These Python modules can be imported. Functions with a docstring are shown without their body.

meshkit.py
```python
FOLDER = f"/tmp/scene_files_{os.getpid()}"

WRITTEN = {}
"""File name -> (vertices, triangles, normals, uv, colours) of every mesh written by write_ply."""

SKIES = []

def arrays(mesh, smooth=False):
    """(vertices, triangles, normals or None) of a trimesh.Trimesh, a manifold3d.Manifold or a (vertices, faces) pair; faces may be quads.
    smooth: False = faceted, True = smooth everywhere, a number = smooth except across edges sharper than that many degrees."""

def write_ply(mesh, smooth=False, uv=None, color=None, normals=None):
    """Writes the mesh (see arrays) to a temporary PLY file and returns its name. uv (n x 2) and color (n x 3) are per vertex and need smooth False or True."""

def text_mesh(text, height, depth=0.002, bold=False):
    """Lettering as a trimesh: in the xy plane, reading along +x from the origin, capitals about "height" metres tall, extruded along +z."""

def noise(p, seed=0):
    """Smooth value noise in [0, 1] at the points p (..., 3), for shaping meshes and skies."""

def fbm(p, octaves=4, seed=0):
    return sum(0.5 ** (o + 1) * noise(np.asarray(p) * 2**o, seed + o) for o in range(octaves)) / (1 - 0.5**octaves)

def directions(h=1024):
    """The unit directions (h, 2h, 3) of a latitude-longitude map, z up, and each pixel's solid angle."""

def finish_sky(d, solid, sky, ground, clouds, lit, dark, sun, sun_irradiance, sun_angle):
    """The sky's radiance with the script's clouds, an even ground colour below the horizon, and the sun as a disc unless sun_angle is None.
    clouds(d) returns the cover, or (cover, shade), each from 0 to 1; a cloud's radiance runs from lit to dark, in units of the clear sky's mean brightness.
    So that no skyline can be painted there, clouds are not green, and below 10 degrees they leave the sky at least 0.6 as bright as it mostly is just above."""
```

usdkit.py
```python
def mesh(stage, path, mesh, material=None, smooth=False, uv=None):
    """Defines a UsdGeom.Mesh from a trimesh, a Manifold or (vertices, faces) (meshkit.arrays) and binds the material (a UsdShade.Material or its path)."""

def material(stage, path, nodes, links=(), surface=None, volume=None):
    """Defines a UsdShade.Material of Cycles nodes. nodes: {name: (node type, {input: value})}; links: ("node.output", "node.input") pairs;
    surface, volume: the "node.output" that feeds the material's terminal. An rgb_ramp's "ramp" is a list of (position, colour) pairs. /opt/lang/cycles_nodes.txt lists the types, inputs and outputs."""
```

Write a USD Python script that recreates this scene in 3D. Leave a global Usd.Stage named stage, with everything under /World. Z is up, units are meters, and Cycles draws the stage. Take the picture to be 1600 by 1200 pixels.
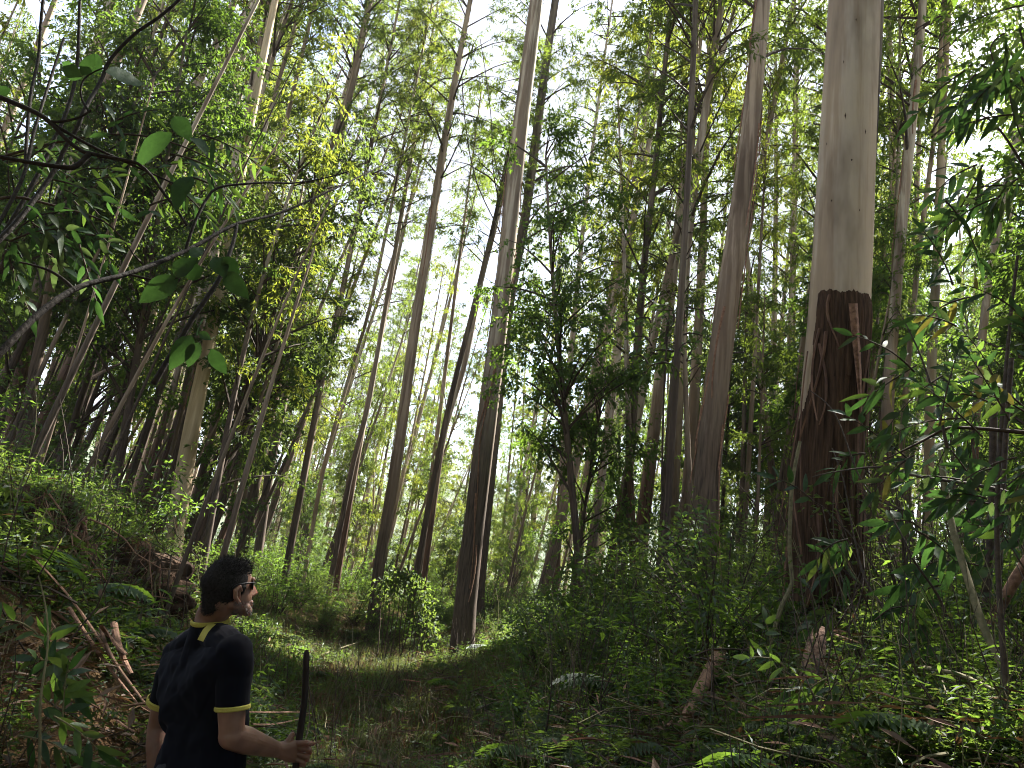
import math, random
import numpy as np, trimesh, manifold3d as m3, usdkit, meshkit
from pxr import Usd, UsdGeom, UsdLux, UsdShade, Gf, Sdf, Vt
from scipy.interpolate import RBFInterpolator
from scipy.spatial import cKDTree

# ------------------------------------------------------------------ stage, camera, sky, sun, exposure
stage = Usd.Stage.CreateInMemory()
UsdGeom.SetStageUpAxis(stage, 'Z'); UsdGeom.SetStageMetersPerUnit(stage, 1.0)
UsdGeom.Xform.Define(stage, '/World'); UsdGeom.Scope.Define(stage, '/World/Looks')
PI = math.pi
FPX = 1209.0; PITCH = math.radians(15.6); ROLL = math.radians(7.0); EYE = np.array([0.0, 0.0, 1.69])
EXPOSURE = 3.05; SKY_STRENGTH = 0.1; SUN_INTENSITY = 1.25
SUN_EL = math.radians(55); SUN_AZ = math.radians(37)          # azimuth from +Y towards +X
cF = np.array([0, math.cos(PITCH), math.sin(PITCH)]); cU0 = np.array([0, -math.sin(PITCH), math.cos(PITCH)]); cR0 = np.array([1.0, 0, 0])
cR = math.cos(ROLL) * cR0 + math.sin(ROLL) * cU0; cU = math.cos(ROLL) * cU0 - math.sin(ROLL) * cR0
cam = UsdGeom.Camera.Define(stage, '/World/camera')
cam.AddTransformOp().Set(Gf.Matrix4d(*cR, 0, *cU, 0, *(-cF), 0, *EYE, 1))
cam.CreateHorizontalApertureAttr(36.0); cam.CreateFocalLengthAttr(36.0 * FPX / 1600); cam.CreateExposureAttr(EXPOSURE)
cam.CreateClippingRangeAttr(Gf.Vec2f(0.05, 20000)); cam.CreateFStopAttr(0.0); cam.CreateFocusDistanceAttr(14.0)

def L(name): return '/World/Looks/' + name
dome = UsdLux.DomeLight.Define(stage, '/World/sky')
dome.GetPrim().SetCustomDataByKey('kind', 'structure')
skym = usdkit.material(stage, L('sky_look'), {
    'sky': ('sky_texture', {'sky_type': 'single_scattering', 'sun_disc': False, 'sun_elevation': SUN_EL, 'sun_rotation': SUN_AZ, 'air_density': 1.0, 'aerosol_density': 1.2, 'ozone_density': 1.0}),
    'tc': ('texture_coordinate', {}), 'n': ('noise_texture', {'scale': 2.6, 'detail': 6.0, 'roughness': 0.55}),
    'r': ('rgb_ramp', {'ramp': [(0.28, (0, 0, 0)), (0.5, (1, 1, 1))]}),
    'mx': ('mix_color', {'b': (0.92, 1.0, 1.28), 'use_clamp': False}),
    'bg': ('background_shader', {'strength': SKY_STRENGTH})},
    [('tc.generated', 'n.vector'), ('n.fac', 'r.fac'), ('r.color', 'mx.fac'), ('sky.color', 'mx.a'), ('mx.result', 'bg.color')], surface='bg.background')
UsdShade.MaterialBindingAPI.Apply(dome.GetPrim()).Bind(skym)
sun = UsdLux.DistantLight.Define(stage, '/World/sun')
sun.CreateIntensityAttr(SUN_INTENSITY); sun.CreateAngleAttr(0.5); sun.CreateNormalizeAttr(True); sun.CreateColorAttr(Gf.Vec3f(1.0, 0.95, 0.86))
sunrot = Gf.Rotation(Gf.Vec3d(0, 0, 1), Gf.Vec3d(math.cos(SUN_EL) * math.sin(SUN_AZ), math.cos(SUN_EL) * math.cos(SUN_AZ), math.sin(SUN_EL)))
sun.AddTransformOp().Set(Gf.Matrix4d().SetRotate(sunrot))

# ------------------------------------------------------------------ helpers
rng = np.random.default_rng(11)
names = {}
def numbered(path):
    n = names.get(path, -1) + 1; names[path] = n
    return path if n == 0 else f'{path}_{n:03d}'
def tag(p, label=None, cat=None, group=None, kind=None):
    p = p.GetPrim() if hasattr(p, 'GetPrim') else p
    for k, v in (('label', label), ('category', cat), ('group', group), ('kind', kind)):
        if v: p.SetCustomDataByKey(k, v)
    return p
def mesh(name, m, mat, parent=None, smooth=False, label=None, kind=None):
    base = str(parent.GetPath()) if parent is not None else '/World'
    p = usdkit.mesh(stage, numbered(base + '/' + name), m, mat, smooth=smooth).GetPrim()
    if label or kind: tag(p, label, None, None, kind)
    return p
def thing(name, label, cat, loc=(0, 0, 0), group=None, quat=None, scale=None):
    x = UsdGeom.Xform.Define(stage, numbered('/World/' + name))
    x.AddTranslateOp().Set(Gf.Vec3d(*map(float, loc)))
    if quat is not None: x.AddOrientOp().Set(Gf.Quatf(quat))
    if scale is not None: x.AddScaleOp().Set(Gf.Vec3f(*map(float, scale if np.ndim(scale) else (scale,) * 3)))
    return tag(x.GetPrim(), label, cat, group)
def classprim(name): return stage.CreateClassPrim('/World/' + name)
def refer(prim, cls):
    prim.GetReferences().AddInternalReference(cls.GetPath()); prim.SetInstanceable(True); return prim
def quat(axis_angle_list):
    q = Gf.Rotation(Gf.Vec3d(0, 0, 1), 0)
    for ax, deg in axis_angle_list: q = q * Gf.Rotation(Gf.Vec3d(*ax), deg)
    return Gf.Quatf(q.GetQuat())
def ray(px, py): return cF + cR * (px - 800) / FPX + cU * (600 - py) / FPX
def at(px, py, Y): d = ray(px, py); return EYE + d * (Y / d[1])
def unit(v): v = np.asarray(v, float); return v / (np.linalg.norm(v, axis=-1, keepdims=True) + 1e-12)

class MB:
    "collects triangles for ONE mesh"
    def __init__(s): s.v, s.f, s.n = [], [], 0
    def add(s, v, f):
        s.v.append(np.asarray(v, float)); s.f.append(np.asarray(f, int) + s.n); s.n += len(v); return s
    def get(s): return np.vstack(s.v), np.vstack(s.f)

def tube(path, radii, sides=8, ripple=0.0, seed=0, cap=True):
    p = np.asarray(path, float); n = len(p); r = np.broadcast_to(radii, (n,))
    t = unit(np.gradient(p, axis=0)); ref = np.array([1.0, 0, 0]) if abs(t[:, 0]).max() < 0.8 else np.array([0, 1.0, 0]) if abs(t[:, 1]).max() < 0.8 else np.array([0, 0, 1.0])
    a = unit(np.cross(t, ref)); b = np.cross(t, a)
    ang = np.arange(sides) * 2 * PI / sides
    rr = np.repeat(r[:, None], sides, 1)
    if ripple:
        q = np.stack([np.cos(ang)[None, :] * 2.2 + 0 * rr, np.sin(ang)[None, :] * 2.2 + 0 * rr, np.repeat(np.arange(n)[:, None] * 0.21, sides, 1)], -1)
        rr = rr * (1 + ripple * (meshkit.fbm(q + seed * 7.3, 3, seed) - 0.5) * 2)
    v = p[:, None] + rr[..., None] * (np.cos(ang)[None, :, None] * a[:, None] + np.sin(ang)[None, :, None] * b[:, None])
    i, j = np.meshgrid(np.arange(n - 1), np.arange(sides), indexing='ij'); j2 = (j + 1) % sides
    q = np.stack([i * sides + j, i * sides + j2, (i + 1) * sides + j2, (i + 1) * sides + j], -1).reshape(-1, 4)
    f = np.vstack([q[:, [0, 1, 2]], q[:, [0, 2, 3]]]); v = v.reshape(-1, 3)
    if cap:
        v = np.vstack([v, p[-1:]]); k = (n - 1) * sides
        f = np.vstack([f, [[k + x, k + (x + 1) % sides, n * sides] for x in range(sides)]])
    return v, f
def curve(pts, n=12):
    "smooth curve through control points"
    pts = np.asarray(pts, float); t = np.r_[0, np.cumsum(np.linalg.norm(np.diff(pts, axis=0), axis=1))]
    from scipy.interpolate import PchipInterpolator
    return PchipInterpolator(t / t[-1], pts)(np.linspace(0, 1, n))
def leaves(P, D, N, ln, wd, droop=0.12, fold=0.18):
    "rhombic leaves of two triangles folded along the rib"
    P, D, N = np.asarray(P, float), unit(D), np.asarray(N, float); n = len(P)
    S = unit(np.cross(D, N)); N = np.cross(S, D); ln = np.broadcast_to(ln, (n,))[:, None]; wd = np.broadcast_to(wd, (n,))[:, None]
    m = P + D * ln * 0.42
    V = np.stack([P, m + S * wd / 2 + N * wd * fold, P + D * ln - N * ln * droop, m - S * wd / 2 + N * wd * fold], 1)
    b = np.arange(n)[:, None] * 4
    return V.reshape(-1, 3), np.vstack([b + [0, 1, 2], b + [0, 2, 3]])
def leaf_blade(P, D, N, ln, wd, droop=0.2, fold=0.12, k=7, wave=0.0):
    "one big leaf with a curved outline and a rib"
    D = unit(D); S = unit(np.cross(D, N)); N = np.cross(S, D)
    t = np.linspace(0, 1, k); w = wd / 2 * np.sin(PI * np.clip(t, 0.02, 0.995) ** 0.8) ** 0.85; w[0] = wd * 0.03; w[-1] = wd * 0.01
    rib = P + np.outer(t * ln, D) - np.outer(t ** 2 * ln * droop, N)
    wv = wave * np.sin(t * 17)[:, None] * wd * N
    l = rib + w[:, None] * S + w[:, None] * fold * 2 * N + wv; r = rib - w[:, None] * S + w[:, None] * fold * 2 * N - wv
    V = np.vstack([l, rib, r]); F = []
    for i in range(k - 1):
        for o in (0, k):
            F += [[o + i, o + k + i, o + k + i + 1], [o + i, o + k + i + 1, o + i + 1]]
    return V, np.array(F)
def rdir(n, r=rng):
    return unit(r.normal(size=(n, 3)))

# ------------------------------------------------------------------ materials
def leaf_look(name, base, var=0.35, trans=0.45, tcol=None, gloss=0.025, rough=0.55):
    base = np.array(base); tc = np.array(tcol) if tcol is not None else base * np.array([2.1, 2.3, 1.1])
    lo, hi = base * (1 - var), base * (1 + var) + np.array([0.02, 0.012, 0])
    return usdkit.material(stage, L(name), {
        'g': ('geometry', {}), 'o': ('object_info', {}), 'a': ('math', {'math_type': 'multiply_add', 'value2': 0.75, 'value3': 0.0}), 'oo': ('math', {'math_type': 'multiply', 'value2': 0.25}), 's': ('math', {'math_type': 'add'}),
        'r': ('rgb_ramp', {'ramp': [(0, lo), (0.55, base), (0.93, hi), (1.0, hi * np.array([1.5, 1.15, 0.8]))]}),
        'r2': ('rgb_ramp', {'ramp': [(0, tc * (1 - var)), (0.55, tc), (1, tc * (1 + var))]}),
        'd': ('diffuse_bsdf', {}), 't': ('translucent_bsdf', {}), 'm': ('mix_closure', {'fac': trans}),
        'gl': ('glossy_bsdf', {'color': (0.9, 0.95, 1.0), 'roughness': rough}), 'm2': ('mix_closure', {'fac': gloss})},
        [('g.random_per_island', 'a.value1'), ('o.random', 'oo.value1'), ('a.value', 's.value1'), ('oo.value', 's.value2'), ('s.value', 'r.fac'), ('s.value', 'r2.fac'), ('r.color', 'd.color'), ('r2.color', 't.color'),
         ('d.BSDF', 'm.closure1'), ('t.BSDF', 'm.closure2'), ('m.closure', 'm2.closure1'), ('gl.BSDF', 'm2.closure2')], surface='m2.closure')
def mottled(name, base, tcol, gloss=0.03):
    base, tc = np.array(base), np.array(tcol)
    return usdkit.material(stage, L(name), {
        'g': ('geometry', {}), 'tc': ('texture_coordinate', {}), 'n': ('noise_texture', {'scale': 38.0, 'detail': 4.0, 'roughness': 0.65}), 'n1': ('noise_texture', {'scale': 7.0, 'detail': 2.0}), 'a': ('math', {'math_type': 'add'}), 'h': ('math', {'math_type': 'multiply', 'value2': 0.5}),
        'r': ('rgb_ramp', {'ramp': [(0.22, (0.10, 0.075, 0.03)), (0.34, base * 0.7), (0.5, base), (0.68, base * 1.45 + [0.012, 0.01, 0])]}), 'r2': ('rgb_ramp', {'ramp': [(0.22, (0.16, 0.10, 0.02)), (0.34, tc * 0.75), (0.5, tc), (0.68, tc * 1.3)]}),
        'd': ('diffuse_bsdf', {}), 't': ('translucent_bsdf', {}), 'm': ('mix_closure', {'fac': 0.42}), 'bp': ('bump', {'strength': 0.5, 'distance': 0.004}), 'gl': ('glossy_bsdf', {'color': (0.9, 0.95, 0.95), 'roughness': 0.48}), 'm2': ('mix_closure', {'fac': gloss})},
        [('tc.object', 'n.vector'), ('tc.object', 'n1.vector'), ('n.fac', 'a.value1'), ('n1.fac', 'a.value2'), ('a.value', 'h.value1'), ('h.value', 'r.fac'), ('h.value', 'r2.fac'), ('r.color', 'd.color'), ('r2.color', 't.color'), ('n.fac', 'bp.height'), ('bp.normal', 'gl.normal'), ('bp.normal', 'd.normal'),
         ('d.BSDF', 'm.closure1'), ('t.BSDF', 'm.closure2'), ('m.closure', 'm2.closure1'), ('gl.BSDF', 'm2.closure2')], surface='m2.closure')
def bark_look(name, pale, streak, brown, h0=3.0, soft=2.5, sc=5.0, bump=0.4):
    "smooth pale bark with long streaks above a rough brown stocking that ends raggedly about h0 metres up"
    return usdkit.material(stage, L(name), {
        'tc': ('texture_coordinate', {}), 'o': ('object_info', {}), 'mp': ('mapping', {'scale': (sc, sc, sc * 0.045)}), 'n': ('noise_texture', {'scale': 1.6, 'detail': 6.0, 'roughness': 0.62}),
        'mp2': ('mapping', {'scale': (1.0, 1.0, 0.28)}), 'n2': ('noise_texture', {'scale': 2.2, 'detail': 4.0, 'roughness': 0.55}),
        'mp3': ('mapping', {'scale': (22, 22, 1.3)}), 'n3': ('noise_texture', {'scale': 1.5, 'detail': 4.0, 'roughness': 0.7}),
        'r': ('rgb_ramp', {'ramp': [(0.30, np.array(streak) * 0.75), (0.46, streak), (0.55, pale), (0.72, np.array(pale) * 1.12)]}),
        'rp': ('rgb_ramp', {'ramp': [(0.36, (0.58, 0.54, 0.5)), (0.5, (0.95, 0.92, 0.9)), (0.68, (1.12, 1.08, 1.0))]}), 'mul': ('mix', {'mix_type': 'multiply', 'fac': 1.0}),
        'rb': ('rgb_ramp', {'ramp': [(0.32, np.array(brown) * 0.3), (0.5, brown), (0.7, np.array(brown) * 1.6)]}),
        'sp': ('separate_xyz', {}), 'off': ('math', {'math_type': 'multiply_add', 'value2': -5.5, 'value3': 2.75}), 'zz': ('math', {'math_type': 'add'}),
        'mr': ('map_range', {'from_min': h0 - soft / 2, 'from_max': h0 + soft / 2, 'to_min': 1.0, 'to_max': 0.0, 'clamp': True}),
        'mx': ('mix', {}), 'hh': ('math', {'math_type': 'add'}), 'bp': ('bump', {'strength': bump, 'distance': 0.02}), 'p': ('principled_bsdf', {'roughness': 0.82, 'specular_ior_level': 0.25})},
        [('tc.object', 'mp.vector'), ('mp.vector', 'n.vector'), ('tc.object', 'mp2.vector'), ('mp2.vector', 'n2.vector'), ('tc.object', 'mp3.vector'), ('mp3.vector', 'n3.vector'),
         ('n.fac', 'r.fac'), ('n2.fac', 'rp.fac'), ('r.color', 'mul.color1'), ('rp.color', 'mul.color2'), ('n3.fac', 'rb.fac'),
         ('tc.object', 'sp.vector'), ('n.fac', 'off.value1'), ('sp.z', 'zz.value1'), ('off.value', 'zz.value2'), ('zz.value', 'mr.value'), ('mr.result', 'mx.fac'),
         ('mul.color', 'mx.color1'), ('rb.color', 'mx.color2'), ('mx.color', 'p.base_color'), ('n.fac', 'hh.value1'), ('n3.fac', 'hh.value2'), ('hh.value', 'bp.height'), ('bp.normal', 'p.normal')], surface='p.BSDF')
def plain_look(name, c1, c2, scale=20, rough=0.8, bump=0.3, stretch=(1, 1, 1), dist=0.01, spec=0.3, sheen=0):
    return usdkit.material(stage, L(name), {
        'tc': ('texture_coordinate', {}), 'mp': ('mapping', {'scale': stretch}), 'n': ('noise_texture', {'scale': scale, 'detail': 5.0, 'roughness': 0.6}),
        'r': ('rgb_ramp', {'ramp': [(0.32, c1), (0.68, c2)]}), 'bp': ('bump', {'strength': bump, 'distance': dist}), 'p': ('principled_bsdf', {'roughness': rough, 'specular_ior_level': spec, 'sheen_weight': sheen})},
        [('tc.object', 'mp.vector'), ('mp.vector', 'n.vector'), ('n.fac', 'r.fac'), ('r.color', 'p.base_color'), ('n.fac', 'bp.height'), ('bp.normal', 'p.normal')], surface='p.BSDF')

M = {}
M['euc'] = leaf_look('eucalyptus_leaf_look', (0.056, 0.085, 0.030), trans=0.46, tcol=(0.31, 0.43, 0.045))
M['euc2'] = leaf_look('yellow_leaf_look', (0.082, 0.108, 0.03), trans=0.5, tcol=(0.43, 0.50, 0.05))
M['broad'] = leaf_look('broad_leaf_look', (0.046, 0.080, 0.029), trans=0.44, tcol=(0.25, 0.42, 0.045), gloss=0.03, rough=0.5)
M['herb'] = leaf_look('herb_leaf_look', (0.052, 0.078, 0.034), trans=0.4, tcol=(0.25, 0.36, 0.055), gloss=0.025)
M['near'] = mottled('near_leaf_look', (0.022, 0.048, 0.018), (0.065, 0.15, 0.027)); M['near2'] = mottled('dull_near_leaf_look', (0.03, 0.045, 0.02), (0.09, 0.14, 0.035))
M['nearb'] = mottled('near_bright_leaf_look', (0.045, 0.085, 0.022), (0.16, 0.27, 0.035))
M['yleaf'] = mottled('yellowing_leaf_look', (0.13, 0.12, 0.03), (0.28, 0.25, 0.04))
M['grass'] = leaf_look('grass_look', (0.10, 0.12, 0.04), trans=0.4, tcol=(0.24, 0.28, 0.06), var=0.45)
M['dryleaf'] = leaf_look('dry_leaf_look', (0.17, 0.10, 0.055), trans=0.2, tcol=(0.25, 0.13, 0.05), var=0.5, gloss=0.025)
M['bark_pale'] = bark_look('pale_bark_look', (0.50, 0.44, 0.36), (0.33, 0.26, 0.20), (0.10, 0.058, 0.04), h0=4.0)
M['bark_grey'] = bark_look('grey_bark_look', (0.47, 0.41, 0.33), (0.27, 0.21, 0.16), (0.09, 0.066, 0.052), h0=5.0, soft=3.5)
M['bark_brown'] = bark_look('brown_bark_look', (0.38, 0.305, 0.23), (0.22, 0.165, 0.12), (0.095, 0.068, 0.05), h0=3.5, soft=4)
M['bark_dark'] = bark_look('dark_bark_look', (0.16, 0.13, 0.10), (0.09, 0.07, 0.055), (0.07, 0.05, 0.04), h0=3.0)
M['bark_clean'] = bark_look('clean_pale_bark_look', (0.47, 0.40, 0.31), (0.37, 0.29, 0.205), (0.4, 0.33, 0.25), h0=-8.0, sc=2.6, bump=0.12)
M['bark_cream'] = bark_look('cream_bark_look', (0.60, 0.49, 0.33), (0.46, 0.36, 0.23), (0.5, 0.42, 0.33), h0=-8.0, sc=3.2, bump=0.15)
M['stocking'] = plain_look('stocking_bark_look', (0.024, 0.015, 0.010), (0.105, 0.062, 0.038), scale=3.0, stretch=(14, 14, 0.7), bump=1.0, dist=0.02, rough=0.95, spec=0.1)
M['twig'] = plain_look('twig_look', (0.03, 0.021, 0.016), (0.085, 0.06, 0.043), scale=30)
M['darktwig'] = plain_look('dark_twig_look', (0.012, 0.009, 0.008), (0.035, 0.026, 0.02), scale=40, stretch=(1, 1, 1), bump=.8)
M['rotten'] = plain_look('rotten_wood_look', (0.06, 0.034, 0.026), (0.25, 0.16, 0.12), scale=16, bump=1.0, dist=.02, rough=.95, spec=.1)
M['gstem'] = plain_look('green_stem_look', (0.09, 0.085, 0.04), (0.2, 0.17, 0.09), scale=25)
M['strip'] = plain_look('bark_strip_look', (0.12, 0.06, 0.038), (0.33, 0.19, 0.125), scale=4, stretch=(6, 6, 6), bump=0.5)
M['stripd'] = plain_look('dark_bark_strip_look', (0.07, 0.036, 0.025), (0.19, 0.105, 0.065), scale=5, bump=0.5)
M['ground'] = usdkit.material(stage, L('soil_look'), {
    'tc': ('texture_coordinate', {}), 'n': ('noise_texture', {'scale': 0.55, 'detail': 5.0}), 'v': ('voronoi_texture', {'scale': 26.0, 'randomness': 1.0}), 'n2': ('noise_texture', {'scale': 14.0, 'detail': 6.0, 'roughness': 0.7}),
    'r': ('rgb_ramp', {'ramp': [(0.3, (0.05, 0.045, 0.022)), (0.5, (0.09, 0.065, 0.038)), (0.7, (0.13, 0.085, 0.05))]}), 'sv': ('hsv', {'saturation': 0.0, 'value': 1.0}), 'rv': ('rgb_ramp', {'ramp': [(0, (0.45, 0.4, 0.35)), (1, (1.5, 1.35, 1.15))]}),
    'mu': ('mix', {'mix_type': 'multiply', 'fac': 1.0}), 'bp': ('bump', {'strength': 0.9, 'distance': 0.06}), 'p': ('principled_bsdf', {'roughness': 0.95, 'specular_ior_level': 0.1})},
    [('tc.object', 'n.vector'), ('tc.object', 'v.vector'), ('tc.object', 'n2.vector'), ('n.fac', 'r.fac'), ('v.color', 'sv.color'), ('n2.fac', 'rv.fac'), ('r.color', 'mu.color1'), ('rv.color', 'mu.color2'), ('mu.color', 'p.base_color'), ('n2.fac', 'bp.height'), ('bp.normal', 'p.normal')], surface='p.BSDF')
M['earth'] = plain_look('earth_bank_look', (0.02, 0.014, 0.010), (0.10, 0.062, 0.042), scale=5, bump=1.0, dist=0.08, rough=0.95, spec=0.1)
M['hill'] = plain_look('hill_look', (0.045, 0.065, 0.03), (0.09, 0.11, 0.05), scale=0.05, bump=0.6, dist=6.0, rough=0.95, spec=0.05)

# ------------------------------------------------------------------ ground
CTRL = [(0, 0, 0), (-1.2, 2.9, 0), (0, 4, 0.0), (1, 0, .2), (-2, -1, .3), (0, -4, 0), (3, -3, .8), (-3.5, -3, 1.0), (0, 8, 0.02), (-.6, 7, 0)]
for px, py, Y in [(600, 1200, 7.0), (550, 1080, 11.5), (470, 1060, 12), (470, 1190, 7), (560, 1012, 19), (640, 1020, 19), (722, 1045, 17), (262, 935, 12), (200, 1010, 8.5), (110, 960, 6.5), (60, 1180, 4.2), (0, 785, 7.5), (180, 1190, 4.8),
                  (0, 900, 5), (150, 845, 9.5), (215, 885, 10.5), (90, 775, 9.5), (-150, 690, 8), (700, 1120, 9.5), (800, 1160, 8), (1000, 1100, 7.2), (900, 1150, 6.5), (1288, 995, 7.3), (1110, 945, 11.5), (1500, 1060, 4.6), (1600, 1190, 3.0), (1100, 1200, 4.6), (1350, 1190, 3.6),
                  (1700, 960, 6), (1450, 940, 12), (1000, 985, 12), (860, 1010, 15), (372, 900, 18.5), (450, 1000, 17), (1300, 960, 15), (900, 960, 20)]:
    CTRL.append(tuple(at(px, py, Y)))
CTRL = np.array(CTRL, float)
RBF = RBFInterpolator(CTRL[:, :2], CTRL[:, 2], kernel='linear', smoothing=0.02)
def sstep(x, a, b): t = np.clip((np.asarray(x, float) - a) / (b - a), 0, 1); return t * t * (3 - 2 * t)
def gz(x, y, fine=True):
    x, y = np.atleast_1d(np.asarray(x, float)), np.atleast_1d(np.asarray(y, float)); sh = x.shape
    x, y = x.ravel(), y.ravel(); d = np.hypot(x, y) + 1e-9; az = np.degrees(np.arctan2(x, y))
    k = np.minimum(1, 26 / d)
    near = RBF(np.stack([x * k, y * k], 1)); near = np.clip(near, -1.0, 3.4)
    A = np.interp(az, [-180, -70, -38, -24, -10, 4, 16, 30, 60, 180], [.02, .10, .10, .02, -.20, -.26, -.16, -.03, .05, .02])
    far = near + A * np.clip(d - 24, 0, 60)
    far = far + (-42 - far) * sstep(d, 60, 240)
    z = far
    if fine:
        q = np.stack([x, y, 0 * x], 1)
        z = z + (meshkit.fbm(q * 0.9, 3, 3) - 0.5) * 0.16 + (meshkit.fbm(q * 4.0, 2, 5) - 0.5) * 0.05
    return z.reshape(sh)
def g1(x, y): return float(gz([x], [y])[0])
s = np.linspace(-1, 1, 300); ax = np.sinh(s * 6.2) / np.sinh(6.2) * 1500
gx, gy = np.meshgrid(ax, ax + 6, indexing='ij'); gzv = gz(gx, gy)
n = len(ax); i, j = np.meshgrid(np.arange(n - 1), np.arange(n - 1), indexing='ij')
q = np.stack([i * n + j, (i + 1) * n + j, (i + 1) * n + j + 1, i * n + j + 1], -1).reshape(-1, 4)
g = mesh('ground', (np.stack([gx, gy, gzv], -1).reshape(-1, 3), q), M['ground'], smooth=True)
tag(g, 'uneven brown forest floor of soil and leaf litter', 'ground', kind='structure')
# far ridge across the valley
th = np.radians(np.linspace(0, 360, 361)); rr = np.linspace(330, 1300, 40); T, R_ = np.meshgrid(th, rr, indexing='ij')
hx, hy = R_ * np.sin(T), R_ * np.cos(T)
qq = np.stack([hx / 190, hy / 190, 0 * hx], -1)
hz = -50 + sstep(R_, 330, 720) * (70 + 105 * meshkit.fbm(qq, 4, 9)) * (1 - 0.35 * sstep(R_, 900, 1300)) + 9 * meshkit.fbm(qq * 14, 3, 2)
n1, n2 = hx.shape; i, j = np.meshgrid(np.arange(n1 - 1), np.arange(n2 - 1), indexing='ij')
q = np.stack([i * n2 + j, i * n2 + j + 1, (i + 1) * n2 + j + 1, (i + 1) * n2 + j], -1).reshape(-1, 4)
h = mesh('hills', (np.stack([hx, hy, hz], -1).reshape(-1, 3), q), M['hill'], smooth=True)
tag(h, 'pale blue wooded hills across the valley behind the trees', 'hills', kind='structure')
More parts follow.
